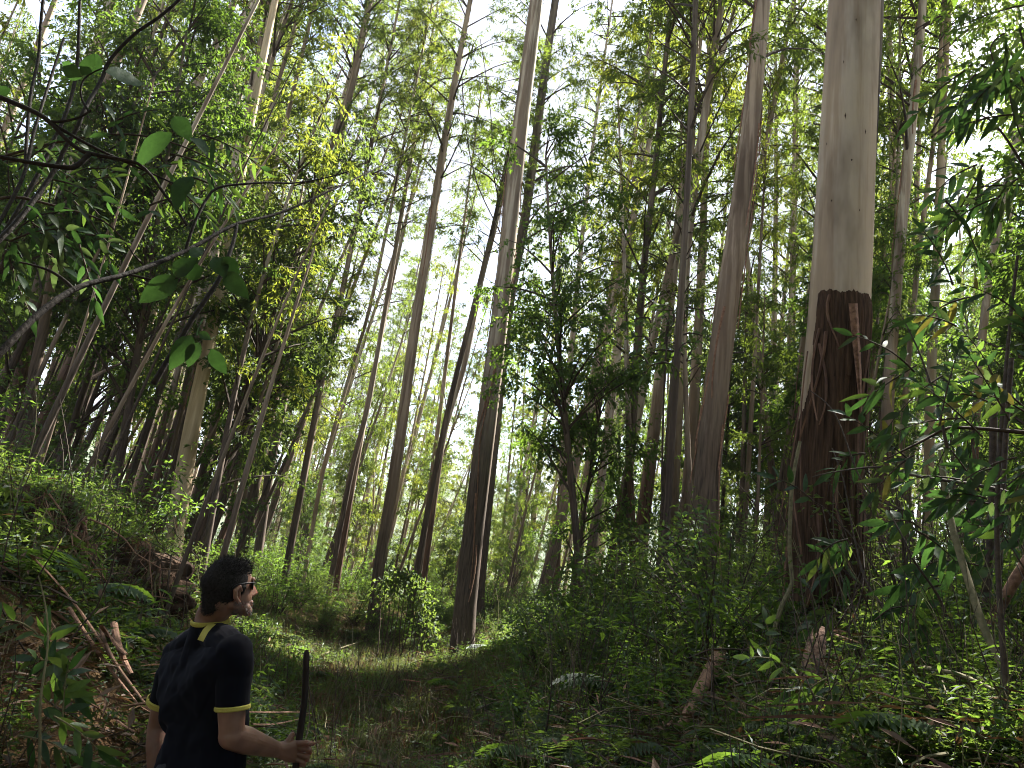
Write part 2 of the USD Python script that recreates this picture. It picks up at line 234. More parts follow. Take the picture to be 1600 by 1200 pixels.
# ------------------------------------------------------------------ foliage builders
def crown_parts(seed, H, R, nb, twigs=7, per=14, ln=0.14, wd=0.028, hang=0.8, rise=0.75, sparse_low=0.5, tw_len=0.55, top_taper=0.75):
    "branches with twigs and leaves about a vertical axis of height H: (wood, leaves)"
    r = np.random.default_rng(seed); wood, TP, TD = MB(), [], []
    for b in range(nb):
        u = r.random() ** (1 - sparse_low * 0.6); h = H * u; a = r.random() * 2 * PI
        Lb = R * (0.35 + 0.75 * r.random()) * (1 - top_taper * u ** 2.2) + 0.15
        el = rise * (0.6 + 0.7 * r.random()); o = np.array([math.cos(a), math.sin(a), 0])
        t = np.linspace(0, 1, 5); side = np.array([-o[1], o[0], 0]) * (r.random() - 0.5) * 0.5
        p = np.array([0, 0, h]) + np.outer(t * Lb * math.cos(el), o) + np.outer(t ** 2 * Lb, side) + np.outer((t * math.sin(el) - 0.38 * hang * t ** 2.5) * Lb, [0, 0, 1.0])
        v, f = tube(p, np.linspace(0.010 + 0.009 * Lb, 0.004, 5), 4, cap=False); wood.add(v, f)
        k = max(3, int(twigs * (0.4 + Lb / R * 0.7)))
        tt = 0.3 + 0.7 * r.random(k) ** 0.7; base = np.stack([np.interp(tt, t, p[:, c]) for c in range(3)], 1)
        d = unit(0.9 * o + 0.9 * r.normal(size=(k, 3)) * [1, 1, .6] + [0, 0, -0.25 * hang])
        TP.append(base); TD.append(d * (tw_len * (0.5 + 0.9 * r.random((k, 1)))))
    TP, TD = np.vstack(TP), np.vstack(TD); k = len(TP)
    for i in range(0, k):                                    # twigs: one thin blade each
        e = TP[i] + TD[i]; sd = unit(np.cross(TD[i], [0.3, 0.2, 1])) * 0.005
        wood.add([TP[i] - sd, TP[i] + sd, e], [[0, 1, 2]])
    t = r.random((k, per)) ** 0.75; P = TP[:, None] + TD[:, None] * t[..., None] + np.array([0, 0, -0.12 * hang]) * (t ** 2)[..., None] * np.linalg.norm(TD, axis=1)[:, None, None]
    P = (P + r.normal(size=P.shape) * 0.03).reshape(-1, 3)
    D = unit(np.repeat(unit(TD), per, 0) * (1 - 0.6 * hang) + r.normal(size=P.shape) * 0.55 + [0, 0, -0.9 * hang])
    return wood.get(), leaves(P, D, rdir(len(P), r), ln * (0.6 + 0.7 * r.random(len(P))), wd * (0.7 + 0.6 * r.random(len(P))))

def shrub_parts(seed, H, R, stems, per, ln, wd, up=0.5):
    r = np.random.default_rng(seed); wood, P, D = MB(), [], []
    for i in range(stems):
        a = r.random() * 2 * PI; e = R * math.sqrt(r.random()); hh = H * (0.55 + 0.5 * r.random()) * (1 - 0.35 * (e / R) ** 2)
        t = np.linspace(0, 1, 6); o = np.array([math.cos(a), math.sin(a), 0])
        p = np.outer(t ** 1.3 * e, o) + np.outer(t * hh - 0.15 * H * t ** 4, [0, 0, 1.0]) + o * 0.05
        wood.add(*tube(p, np.linspace(0.004 + 0.005 * H, 0.002, 6), 4, cap=False))
        tt = 0.2 + 0.8 * r.random(per) ** 0.8
        b = np.stack([np.interp(tt, t, p[:, c]) for c in range(3)], 1)
        out = unit(r.normal(size=(per, 3)) * [1, 1, .35]); off = out * (r.random((per, 1)) * 0.32 * R * (1.1 - tt[:, None] * .6))
        P.append(b + off); D.append(unit(out + [0, 0, up - 0.55] + 0.35 * r.normal(size=(per, 3))))
    P, D = np.vstack(P), np.vstack(D)
    N = unit(np.array([0, 0, 1.0]) + 0.55 * r.normal(size=P.shape))
    return wood.get(), leaves(P, D, N, ln * (0.55 + 0.8 * r.random(len(P))), wd * (0.6 + 0.7 * r.random(len(P))))

def trunk_path(seed, H, bend=0.4, n=14):
    r = np.random.default_rng(seed); t = np.linspace(0, 1, n); a, b = r.normal(size=2) * bend; ph = r.random(2) * 6
    return np.stack([a * (np.sin(t * 2.6 + ph[0]) - math.sin(ph[0])), b * (np.sin(t * 2.2 + ph[1]) - math.sin(ph[1])), t * H - 0.4 * (1 - t)], 1)

def follow(path, xyz):
    "moves parts built about a vertical axis on to a bent trunk"
    v, f = xyz; v = v.copy(); i = np.clip(v[:, 2], path[0, 2], path[-1, 2])
    for c in (0, 1): v[:, c] += np.interp(i, path[:, 2], path[:, c])
    return v, f
def lift(m, z): v, f = m; return v + [0, 0, z], f

def tree_class(name, seed, H, r0, h_crown, R, nb, bark, leaf, bend=0.4, **kw):
    c = classprim(name); path = trunk_path(seed, H, bend)
    t = np.linspace(0, 1, len(path)); rad = r0 * (1 - 0.85 * t) + 0.25 * r0 * np.exp(-t * H / 0.5) + 0.008
    mesh('trunk', tube(path, rad, 9, ripple=0.12, seed=seed), M[bark], c, smooth=True)
    w, l = crown_parts(seed, H - h_crown + 0.3, R, nb, **kw)
    mesh('branches', follow(path, lift(w, h_crown)), M['twig'], c, kind='stuff'); mesh('crown', follow(path, lift(l, h_crown)), M[leaf], c, kind='stuff')
    return c
EUC, SAP, BROAD, SHRUB = [], [], [], []
for k in range(8):
    EUC.append(tree_class(f'tall_tree_kind_{k}', 100 + k, 23 + 0.8 * k, 0.105 + 0.009 * k, [7, 6, 9, 6, 5, 8, 10, 6][k], 2.3 + 0.15 * (k % 4), [58, 70, 50, 64, 76, 58, 52, 68][k], ['bark_grey', 'bark_pale', 'bark_brown', 'bark_grey', 'bark_brown', 'bark_pale', 'bark_brown', 'bark_grey'][k], ['euc', 'euc', 'euc2', 'euc', 'euc', 'euc2', 'euc', 'euc'][k], ln=0.165, wd=0.034, per=23, twigs=6))
for k in range(6):     # thin pole-like young trees clothed in leaves nearly from the ground
    SAP.append(tree_class(f'young_tree_kind_{k}', 200 + k, 8.5 + 1.3 * k, 0.045 + 0.006 * k, [2.2, 3.5, 1.5, 4, 2.5, 5][k], 1.15, [40, 38, 48, 40, 52, 44][k], ['bark_brown', 'bark_grey', 'bark_dark', 'bark_brown', 'bark_grey', 'bark_pale'][k], ['euc', 'euc2', 'euc', 'herb', 'euc', 'euc2'][k], bend=0.35, ln=0.13, wd=0.034, per=13, twigs=7, tw_len=0.4, sparse_low=0.2))
for k in range(5):     # broad-leaved understorey trees
    BROAD.append(tree_class(f'understorey_tree_kind_{k}', 300 + k, 5.5 + 0.9 * k, 0.05 + 0.005 * k, 0.8 + 0.3 * k, 1.7 + 0.1 * k, 40 + 3 * k, 'bark_dark', ['broad', 'broad', 'herb', 'broad', 'broad'][k], bend=0.3, ln=0.10, wd=0.042, per=18, twigs=13, hang=0.55, tw_len=0.55, sparse_low=0.25, top_taper=0.25, rise=0.9))
POLE = []
for k in range(6):     # bare poles with a small crown at the top
    POLE.append(tree_class(f'bare_pole_kind_{k}', 250 + k, 13 + 1.5 * k, 0.06 + 0.008 * k, 7.5 + 1.2 * k, 1.1, [36, 42, 32, 46, 38, 42][k], ['bark_grey', 'bark_brown', 'bark_pale', 'bark_dark', 'bark_brown', 'bark_pale'][k], ['euc', 'euc2', 'euc', 'euc2', 'euc', 'euc'][k], bend=0.45, ln=0.13, wd=0.03, per=14, twigs=7, tw_len=0.45))
for k in range(6):
    c = classprim(f'shrub_kind_{k}'); w, l = shrub_parts(400 + k, 1.1 + 0.22 * k, 0.7 + 0.1 * k, 16 + 2 * k, 46, [.10, .085, .12, .09, .11, .10][k], [.034, .036, .04, .03, .04, .036][k])
    mesh('stems', w, M['twig'], c, kind='stuff'); mesh('foliage', l, M[['herb', 'broad', 'broad', 'herb', 'broad', 'herb'][k]], c, kind='stuff'); SHRUB.append(c)
CROWN = []
for k in range(5):
    c = classprim(f'crown_kind_{k}'); w, l = crown_parts(500 + k, 14, 2.7, 72, per=23, twigs=6, ln=0.165, wd=0.034)
    mesh('branches', w, M['twig'], c, kind='stuff'); mesh('foliage', l, M[['euc', 'euc2', 'euc', 'euc', 'euc'][k]], c, kind='stuff'); CROWN.append(c)

# ------------------------------------------------------------------ named trunks of the photograph: points (x, y, width) up the trunk, distance, look
def ribbons(path, rad, count, seed, z0, z1, out=0.03, wd=(0.025, 0.06), ln=(0.8, 2.4)):
    "loose strips of bark hanging along a trunk"
    r = np.random.default_rng(seed); b = []
    for i in range(count):
        za = z0 + (z1 - z0) * r.random(); l = ln[0] + (ln[1] - ln[0]) * r.random(); a = r.random() * 2 * PI; w = wd[0] + (wd[1] - wd[0]) * r.random()
        zz = np.linspace(za, za - l, 7); c = np.stack([np.interp(zz, path[:, 2], path[:, q]) for q in range(2)], 1); rr = np.interp(zz, path[:, 2], rad)
        t = np.linspace(0, 1, 7); aa = a + 0.25 * np.sin(t * 3 + r.random() * 6); off = rr + 0.006 + out * t ** 2 * r.random() * 2
        cen = np.stack([c[:, 0] + np.cos(aa) * off, c[:, 1] + np.sin(aa) * off, zz], 1); sd = np.stack([-np.sin(aa), np.cos(aa), 0 * aa], 1) * (w / 2 * (1 - 0.6 * t))[:, None]
        lift_ = np.stack([np.cos(aa), np.sin(aa), 0 * aa], 1) * (w * 0.35)
        v = np.vstack([cen - sd, cen + lift_, cen + sd]); F = []
        for k in range(6):
            for o in (0, 7): F += [[o + k, o + k + 1, o + k + 8], [o + k, o + k + 8, o + k + 7]]
        b.append((v, np.array(F)))
    return b
def hero(name, label, cat, pts, Y, bark, total=None, crown=None, crown_at=None, group=None, sides=16, ripple=0.11, seed=0, strips=0, Ytop=None, limbs=0):
    P, R = [], []
    for k, (px, py, w) in enumerate(pts):
        yy = Y + (0 if Ytop is None else (Ytop - Y) * k / (len(pts) - 1))
        q = at(px, py, yy); P.append(q); R.append(w * float((q - EYE) @ cF) / FPX / 2)
    P, R = np.array(P), np.array(R); base = P[0].copy(); root = np.array([base[0], base[1], g1(base[0], base[1])])
    top = P[-1]; d = unit(P[-1] - P[-2]); d = unit(d + [0, 0, 0.6]); total = total or 25
    ext = [top + d * s for s in np.linspace(0, max(1.0, total - (top[2] - base[2])), 6)[1:]] if total > top[2] - base[2] + 1.5 else []
    Rx = list(np.linspace(R[-1], 0.03, len(ext) + 1)[1:])
    low = P[0] - unit(P[1] - P[0]) * (0.6 + max(0, P[0][2] - root[2])); allp = np.vstack([[low], P] + ([ext] if ext else [])); allr = np.r_[R[0] * 1.12, R, Rx]
    n = 34; c = curve(allp, n); t = np.r_[0, np.cumsum(np.linalg.norm(np.diff(allp, axis=0), axis=1))]; rad = np.interp(np.linspace(0, t[-1], n), t, allr)
    h = c[:, 2] - root[2]; rad = rad * (1 + (0.08 if label.startswith('thick') else 0.22) * np.exp(-np.clip(h, 0, None) / 0.35))
    th_ = thing(name, label, cat, root, group); loc = c - root
    mesh('trunk', tube(loc, rad, sides, ripple=ripple, seed=seed), M[bark], th_, smooth=True)
    if strips:
        for v, f in ribbons(loc, rad, strips, seed, 1.5, 13): mesh('bark_strip', (v, f), M['strip'], th_)
    r = np.random.default_rng(seed + 77)
    for i in range(limbs):
        z = 5 + 9 * r.random(); k = np.argmin(abs(loc[:, 2] - z)); a = r.random() * 6.28; l = 0.8 + 1.8 * r.random(); o = np.array([math.cos(a), math.sin(a), 0.5 + .5 * r.random()])
        pp = loc[k] + np.outer(np.linspace(0, l, 5), o) - np.outer(np.linspace(0, 1, 5) ** 2, [0, 0, .5 * r.random()])
        mesh('limb', tube(pp, np.linspace(.022, .006, 5), 5), M['twig'], th_)
    if crown is not None:
        ca = crown_at if crown_at is not None else total * 0.45
        k = np.argmin(abs(loc[:, 2] - ca)); e = loc[-1] - loc[k]; hh = np.linalg.norm(e)
        cp = UsdGeom.Xform.Define(stage, numbered(str(th_.GetPath()) + '/crown'))
        rot = Gf.Rotation(Gf.Vec3d(0, 0, 1), Gf.Vec3d(*map(float, e))); cp.AddTranslateOp().Set(Gf.Vec3d(*map(float, loc[k])))
        cp.AddOrientOp().Set(Gf.Quatf((Gf.Rotation(Gf.Vec3d(0, 0, 1), float(seed * 57 % 360)) * rot).GetQuat())); sc = hh / 14
        cp.AddScaleOp().Set(Gf.Vec3f(0.5 + 0.5 * sc, 0.5 + 0.5 * sc, sc)); refer(cp.GetPrim(), CROWN[crown])
    return th_, loc, rad, root

ET = 'tall tree'
big, bl, brad, broot = hero('eucalyptus_tree', 'thick pale smooth trunk with dark shaggy bark on its lower part, right of the clearing', ET, [(1286, 985, 102), (1289, 800, 99), (1302, 600, 92), (1312, 470, 90), (1324, 220, 82), (1335, 0, 76)], 7.4, 'bark_clean', total=30, crown=0, crown_at=15, sides=40, ripple=0.03, seed=1)
hero('eucalyptus_tree', 'slim trunk half hidden just behind the right edge of the thick pale trunk', ET, [(1332, 960, 23.7), (1345, 480, 20.9), (1362, 200, 18.8), (1372, 0, 17.4)], 10.5, 'bark_dark', total=25, crown=1, crown_at=10, seed=2)
hero('eucalyptus_tree', 'tall straight trunk in mid clearing, brown below and pale with streaks above', ET, [(720, 1045, 36.3), (732, 900, 33.4), (755, 700, 31.4), (778, 520, 29.3), (806, 260, 25.1), (838, 0, 20.3)], 17, 'bark_grey', total=30, crown=2, crown_at=17, seed=3, strips=14, sides=20, ripple=0.12)
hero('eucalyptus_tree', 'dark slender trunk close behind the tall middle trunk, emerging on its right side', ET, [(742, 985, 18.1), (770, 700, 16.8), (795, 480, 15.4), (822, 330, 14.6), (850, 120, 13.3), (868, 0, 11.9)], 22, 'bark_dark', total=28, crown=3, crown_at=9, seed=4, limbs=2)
hero('eucalyptus_tree', 'long orange-brown leaning trunk rising from behind the man, sunlit along its edge', ET, [(374, 882, 16.8), (410, 700, 16.8), (446, 540, 16.0), (482, 390, 14.6), (520, 240, 13.3), (560, 90, 11.1), (578, 0, 9.0)], 18.5, 'bark_brown', total=26, crown=4, crown_at=11, seed=5, strips=8, limbs=3)
hero('eucalyptus_tree', 'grey trunk running close beside the orange-brown leaning trunk', ET, [(398, 900, 13.9), (430, 690, 13.9), (462, 530, 13.9), (492, 390, 12.5), (525, 250, 9.8)], 20.5, 'bark_grey', total=22, crown=0, crown_at=12, seed=6)
hero('eucalyptus_tree', 'pale yellowish trunk with bright sunlit edge at the foot of the left bank', ET, [(258, 935, 28.2), (278, 800, 29.0), (304, 650, 24.9), (330, 520, 19.1), (352, 400, 16.6), (380, 250, 14.1), (430, 0, 10.0)], 12.5, 'bark_cream', total=27, crown=1, crown_at=13, seed=7, strips=6)
hero('eucalyptus_tree', 'grey shaded trunk leaning just left of the pale yellowish trunk', ET, [(232, 925, 18.1), (262, 780, 16.8), (286, 640, 15.4), (318, 480, 12.5)], 14.5, 'bark_grey', total=20, crown=3, crown_at=10, seed=8)
hero('eucalyptus_tree', 'reddish brown trunk left of centre with thin foliage sprouting along it', ET, [(577, 1015, 18.1), (596, 860, 18.1), (620, 720, 17.4), (650, 500, 15.4), (690, 250, 11.9), (714, 110, 9.8), (735, 0, 7.6)], 19.5, 'bark_brown', total=25, crown=2, crown_at=12, seed=9, strips=6, limbs=3)
hero('eucalyptus_tree', 'broad brown trunk streaked with hanging bark, left of the thick pale trunk', ET, [(1092, 945, 46.0), (1104, 760, 40.4), (1128, 540, 36.3), (1150, 380, 32.8), (1170, 230, 28.6), (1192, 0, 22.3)], 11.5, 'bark_brown', total=27, crown=3, crown_at=9, seed=10, strips=24, sides=24, ripple=0.12)
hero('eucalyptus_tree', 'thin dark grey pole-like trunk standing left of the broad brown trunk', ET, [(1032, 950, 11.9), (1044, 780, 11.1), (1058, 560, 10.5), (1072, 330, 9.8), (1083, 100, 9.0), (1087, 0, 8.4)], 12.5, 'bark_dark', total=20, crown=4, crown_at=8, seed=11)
hero('eucalyptus_tree', 'slender forked brown trunk behind the thin dark pole', ET, [(1030, 930, 15.4), (1050, 640, 14.6), (1072, 400, 13.3), (1098, 200, 11.9), (1128, 0, 9.8)], 15, 'bark_grey', total=24, crown=0, crown_at=7.5, seed=12, limbs=2)
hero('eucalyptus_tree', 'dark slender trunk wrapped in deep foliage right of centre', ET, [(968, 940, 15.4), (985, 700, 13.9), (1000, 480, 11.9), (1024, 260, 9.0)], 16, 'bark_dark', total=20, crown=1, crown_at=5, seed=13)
hero('eucalyptus_tree', 'pale smooth trunk standing to the right of the thick pale trunk', ET, [(1376, 840, 18.8), (1386, 650, 18.1), (1405, 400, 16.0), (1424, 200, 13.9), (1442, 0, 11.9)], 14, 'bark_pale', total=25, crown=2, crown_at=8, seed=14, strips=4)
hero('eucalyptus_tree', 'whitish slim trunk second to the right of the thick pale trunk', ET, [(1450, 800, 15.4), (1454, 620, 14.6), (1464, 400, 13.3), (1473, 180, 11.1), (1482, 0, 9.0)], 15.5, 'bark_clean', total=24, crown=4, crown_at=8, seed=15)
hero('eucalyptus_tree', 'thin dark trunk between the two pale trunks on the right', ET, [(1400, 840, 9.0), (1416, 600, 8.4), (1438, 380, 7.6), (1464, 170, 6.3)], 15, 'bark_brown', total=18, crown=3, crown_at=9, seed=16)
hero('eucalyptus_tree', 'grey curved trunk near the right edge leaning to the right at its top', ET, [(1518, 820, 11.9), (1530, 580, 11.9), (1548, 420, 11.1), (1568, 310, 10.5), (1600, 170, 8.4)], 13, 'bark_pale', total=20, crown=0, crown_at=10, seed=17)
hero('eucalyptus_tree', 'pale mottled trunk glimpsed through leaves in the upper left corner', ET, [(22, 640, 18.1), (60, 450, 17.4), (105, 270, 16.0), (146, 110, 14.6), (172, 0, 13.3)], 13, 'bark_pale', total=25, crown=1, crown_at=8, seed=18, strips=4)
hero('eucalyptus_tree', 'brown sunlit trunk beside the mottled trunk at upper left', ET, [(70, 500, 15.4), (110, 290, 13.9), (160, 140, 13.3), (196, 68, 11.9), (235, -30, 10.5)], 11, 'bark_brown', total=24, crown=2, crown_at=8, seed=19)
hero('eucalyptus_tree', 'thin whitish trunk behind the dark leaning stems on the left', ET, [(192, 700, 9.0), (218, 560, 9.0), (246, 400, 7.6), (290, 190, 6.3)], 19, 'bark_clean', total=20, crown=3, crown_at=11, seed=20)
hero('eucalyptus_tree', 'grey leaning pole behind the large dark leaf at left', ET, [(190, 800, 9.8), (235, 650, 9.8), (268, 560, 9.8), (302, 458, 9.0), (360, 300, 7.0)], 15, 'bark_grey', total=18, crown=4, crown_at=11, seed=21)
hero('eucalyptus_tree', 'straight brown pole with one sunlit edge right of the pale yellowish trunk', ET, [(288, 905, 12.5), (316, 740, 11.9), (350, 600, 10.5), (374, 500, 9.8), (396, 400, 8.4), (440, 220, 7.0)], 17, 'bark_brown', total=20, crown=0, crown_at=11, seed=22)
hero('eucalyptus_tree', 'thin pale whip-like trunk leaning behind the arched creeper', ET, [(470, 930, 6.3), (500, 760, 6.3), (545, 590, 5.6), (578, 480, 5.6), (610, 330, 4.9)], 20, 'bark_clean', total=18, crown=1, crown_at=10, seed=23)
hero('eucalyptus_tree', 'brown trunk with peeling edge between the orange-brown and reddish trunks', ET, [(440, 930, 11.1), (468, 780, 11.1), (500, 610, 9.8), (536, 450, 8.4), (560, 330, 7.0)], 19, 'bark_brown', total=18, crown=2, crown_at=9, seed=24)
hero('eucalyptus_tree', 'slim grey trunk just left of the reddish brown trunk', ET, [(512, 930, 9.0), (548, 740, 8.4), (578, 620, 7.6), (606, 460, 7.0), (640, 260, 6.3)], 22, 'bark_grey', total=20, crown=3, crown_at=10, seed=25)
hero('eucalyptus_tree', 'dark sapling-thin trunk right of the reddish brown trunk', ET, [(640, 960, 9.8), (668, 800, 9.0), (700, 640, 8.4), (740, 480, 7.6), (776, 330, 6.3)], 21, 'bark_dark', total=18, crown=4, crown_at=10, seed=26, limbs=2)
hero('eucalyptus_tree', 'pale trunk with bright edge between the reddish and tall middle trunks', ET, [(655, 975, 9.0), (668, 860, 9.0), (690, 700, 8.4), (728, 560, 8.4), (752, 440, 7.6), (775, 350, 7.0)], 24, 'bark_pale', total=21, crown=0, crown_at=12, seed=27)

# bark stocking of the thick tree: shaggy dark slabs around its lower five metres, leaving the pale wood bare on the left
hz_ = bl[:, 2]; NS, NZ = 220, 170
zt = float((at(1312, 468, 7.4) - broot)[2])
zz = np.linspace(-0.3, zt, NZ); cc = np.stack([np.interp(zz, hz_, bl[:, k]) for k in range(2)], 1); rr_ = np.interp(zz, hz_, brad)
toward = unit((EYE - broot) * [1, 1, 0]); leftv = np.array([toward[1], -toward[0], 0]); ang = np.arange(NS) / NS * 2 * PI
dirs = np.cos(ang)[:, None] * toward + np.sin(ang)[:, None] * leftv * -1 * -1
qq = np.stack([np.repeat(np.cos(ang)[:, None] * 5.5, NZ, 1), np.repeat(np.sin(ang)[:, None] * 5.5, NZ, 1), np.repeat(zz[None] * 0.55, NS, 0)], -1)
sh = meshkit.fbm(qq, 4, 21); sh2 = meshkit.fbm(qq * [3.2, 3.2, 2.2], 3, 8)
off = 0.012 + 0.05 * np.clip(sh - 0.35, 0, 1) + 0.03 * np.clip(sh2 - 0.4, 0, 1)
off *= sstep(zz, zt + 0.02, zt - 0.25)[None] * 0.7 + 0.3
V = np.stack([cc[None, :, 0] + dirs[:, None, 0] * (rr_ + off), cc[None, :, 1] + dirs[:, None, 1] * (rr_ + off), np.repeat(zz[None], NS, 0)], -1)
sidex = dirs @ leftv                                   # +1 at the left silhouette
rag = meshkit.noise(np.stack([np.cos(ang) * 4, np.sin(ang) * 4, 0 * ang], 1), 4)
edge = zt + 0.02 - 0.05 * rag + 0.09 * sstep(sidex, .45, .5) * sstep(sidex, .62, .57) - 0.025 * meshkit.noise(np.stack([np.cos(ang) * 60, np.sin(ang) * 60, 0 * ang], 1), 19) - 0.03 * meshkit.noise(np.stack([np.cos(ang) * 17, np.sin(ang) * 17, 0 * ang], 1), 9)                          # ragged upper edge
lim = 0.66 + 0.5 * sstep(zz, zt - 0.95, zt - 1.8) + (meshkit.fbm(np.stack([0 * zz, 0 * zz + 3, zz * 3.5], 1), 3, 2) - 0.5) * 0.16
V[:, :, 2] = np.minimum(V[:, :, 2], edge[:, None])
F = []
for a in range(NS):
    b = (a + 1) % NS
    for k in range(NZ - 1):
        if zz[k] < max(edge[a], edge[b]) and max(sidex[a], sidex[b]) < lim[k]:
            F += [[a * NZ + k, b * NZ + k, b * NZ + k + 1], [a * NZ + k, b * NZ + k + 1, a * NZ + k + 1]]
F = np.array(F); used, inv = np.unique(F, return_inverse=True)
mesh('rough_bark', (V.reshape(-1, 3)[used], inv.reshape(-1, 3)), M['stocking'], big, smooth=True, label='dark brown shaggy bark with a ragged upper edge')
r = np.random.default_rng(5)
for k in range(46):                                     # loose slabs of that bark
    a = r.random() * 2 * PI; z = r.random() * (zt - 0.5) + 0.35; l = 0.3 + 0.8 * r.random(); d = math.cos(a) * toward + math.sin(a) * leftv
    if d @ leftv > np.interp(z, zz, lim) - 0.1 or z > zt - 0.2: continue
    w = 0.015 + 0.03 * r.random(); s_ = np.cross(d, [0, 0, 1]); t = np.linspace(0, 1, 5); zc = z - t * l
    c = np.stack([np.interp(zc, hz_, bl[:, q]) for q in range(2)], 1); ro = np.interp(zc, hz_, brad) + 0.035 + 0.025 * t * r.random()
    cen = np.stack([c[:, 0] + d[0] * ro, c[:, 1] + d[1] * ro, zc], 1); sw = (w * (1 - 0.5 * t))[:, None] * s_
    v = np.vstack([cen - sw, cen + sw, cen + sw - d * 0.012, cen - sw - d * 0.012]); f = []
    for i in range(4):
        for p, q in ((0, 1), (1, 2), (3, 0)): f += [[p * 5 + i, q * 5 + i, q * 5 + i + 1], [p * 5 + i, q * 5 + i + 1, p * 5 + i + 1]]
    mesh('bark_slab', (v, np.array(f)), M['stocking'], big)
for v, f in ribbons(bl, brad + .03, 16, 31, zt - 2.2, zt + .15, out=.07, wd=(.02, .05), ln=(.5, 1.6)) + ribbons(bl, brad + .05, 12, 33, .5, 2.0, out=.05, wd=(.02, .05), ln=(.5, 1.3)): mesh('bark_strip', (v, f), M['stripd'], big)
for k_, (px, py, hh, ww) in enumerate([(1320, 205, .085, .016), (1349, 232, .07, .012), (1293, 236, .045, .012), (1329, 275, .03, .02), (1340, 352, .03, .012), (1318, 120, .05, .01), (1300, 330, .035, .014), (1336, 60, .04, .012)]):
    q_ = at(px, py, 7.4) - broot; z_ = q_[2]; cx_ = np.array([np.interp(z_, bl[:, 2], bl[:, 0]), np.interp(z_, bl[:, 2], bl[:, 1]), z_]); ro_ = float(np.interp(z_, bl[:, 2], brad)); sx_ = float(np.clip((q_ - cx_) @ -leftv / ro_, -.95, .95)); dd_ = sx_ * -leftv + math.sqrt(1 - sx_ ** 2) * toward
    c_ = cx_ + dd_ * (ro_ * 1.035); e_ = np.cross([0, 0, 1.0], dd_); mesh('scar', ([c_ + [0, 0, hh / 2], c_ + e_ * ww / 2 + dd_ * .006, c_ - [0, 0, hh / 2], c_ - e_ * ww / 2 + dd_ * .004, c_ + dd_ * .010], [[0, 1, 4], [1, 2, 4], [2, 3, 4], [3, 0, 4]]), M['stocking'], big)
# orange peel on its right side
t = np.linspace(0, 1, 8); pk = []
for k, (px0, px1, py) in enumerate([(1326, 1347, 474), (1329, 1349, 510), (1333, 1349, 545), (1337, 1349, 580), (1341, 1349, 620), (1344, 1348, 650)]):
    pk.append((at(px0, py, 7.4 - 0.36 + 0.012), at((px0 + px1) / 2, py, 7.4 - 0.36 - 0.01), at(px1, py, 7.4 - 0.22)))
v = np.array([[p[k] - broot for p in pk] for k in range(3)]).reshape(-1, 3); f = []
for o in (0, 6):
    for i in range(5): f += [[o + i, o + i + 1, o + 7 + i], [o + i, o + 7 + i, o + 6 + i]]
mesh('bark_peel', (v, np.array(f)), M['strip'], big, smooth=True, label='orange brown flake peeling off on the right side')

# ------------------------------------------------------------------ the stand behind: copies
LOOKS = {id(EUC): ['grey-barked', 'pale-barked', 'slim brown', 'densely leafed grey', 'brown leafy', 'pale bushy-topped', 'high-crowned brown', 'tall grey'], id(SAP): ['short brown-stemmed', 'grey-stemmed', 'dark-stemmed', 'lush brown-stemmed', 'tall grey-stemmed', 'tall pale-stemmed'],
         id(POLE): ['short grey', 'short brown', 'pale', 'dark', 'tall brown', 'tall pale'], id(BROAD): ['small', 'low', 'light green', 'tall', 'tallest'], id(SHRUB): ['low', 'round', 'large-leaved', 'fine-leaved', 'tall', 'tallest']}
placed = [(0, 0), (-1, 3), (-1.2, 7), (0, 8), (-.3, 11), (-.8, 14), (-1.5, 17)]
def lane(x, y, x0, y0, half, s0=3.0, s1=17.0):
    "inside the strip of wood that stands between a sunlit spot and the sun"
    u, v = math.sin(SUN_AZ), math.cos(SUN_AZ); t = (x - x0) * u + (y - y0) * v; return s0 < t < s1 and abs((x - x0) * v - (y - y0) * u) < half
SUNNY = [(-2.4, 15.0, 2.4, 3, 18), (-6, 18.5, 1.0), (1.7, 5.6, 1.2), (-4.4, 12.5, 1.3)]
def scatter(n, pxr, dr, r, mind=0.9, tries=6000, clear=(), light=True):
    out = []
    while len(out) < n and tries:
        tries -= 1
        px = r.uniform(*pxr); d = math.sqrt(r.uniform(dr[0] ** 2, dr[1] ** 2)); k = ray(px, 800); k = k / math.hypot(k[0], k[1]); x, y = k[0] * d, k[1] * d
        if any(a <= px <= b and d < c for a, b, c in clear) or (light and any(lane(x, y, *q) for q in SUNNY)): continue
        if all((x - a) ** 2 + (y - b) ** 2 > mind ** 2 for a, b in placed): placed.append((x, y)); out.append((x, y, d))
    return out
def copies(name, label, cat, group, kinds, spots, r, smin=0.85, smax=1.15, lean=3.0, drift=0.0, sink=0.05):
    for x, y, d in spots:
        ki = int(r.integers(len(kinds))); k = kinds[ki]; s = r.uniform(smin, smax); lb = label
        look_ = LOOKS.get(id(kinds))
        if look_ and 'outside' not in label:
            lo, hi = min(q[2] for q in spots), max(q[2] for q in spots); t = (d - lo) / (hi - lo + 1e-9)
            lb = f"{'nearer' if t < .33 else 'distant' if t > .7 else 'mid-distance'} {look_[ki]} {label}"
        q = quat([((0, 0, 1), r.uniform(0, 360)), ((1, 0, 0), r.normal() * lean), ((0, 1, 0), r.normal() * lean + drift)])
        refer(thing(name, lb, cat, (x, y, g1(x, y) - sink), group, q, (s, s, s * r.uniform(0.95, 1.05))), k)
r = np.random.default_rng(42)
copies('slender_tree', 'eucalyptus in the dense stand on the left slope', ET, 'trees of the left stand', EUC, scatter(34, (-350, 500), (20, 58), r, 1.5), r, drift=3)
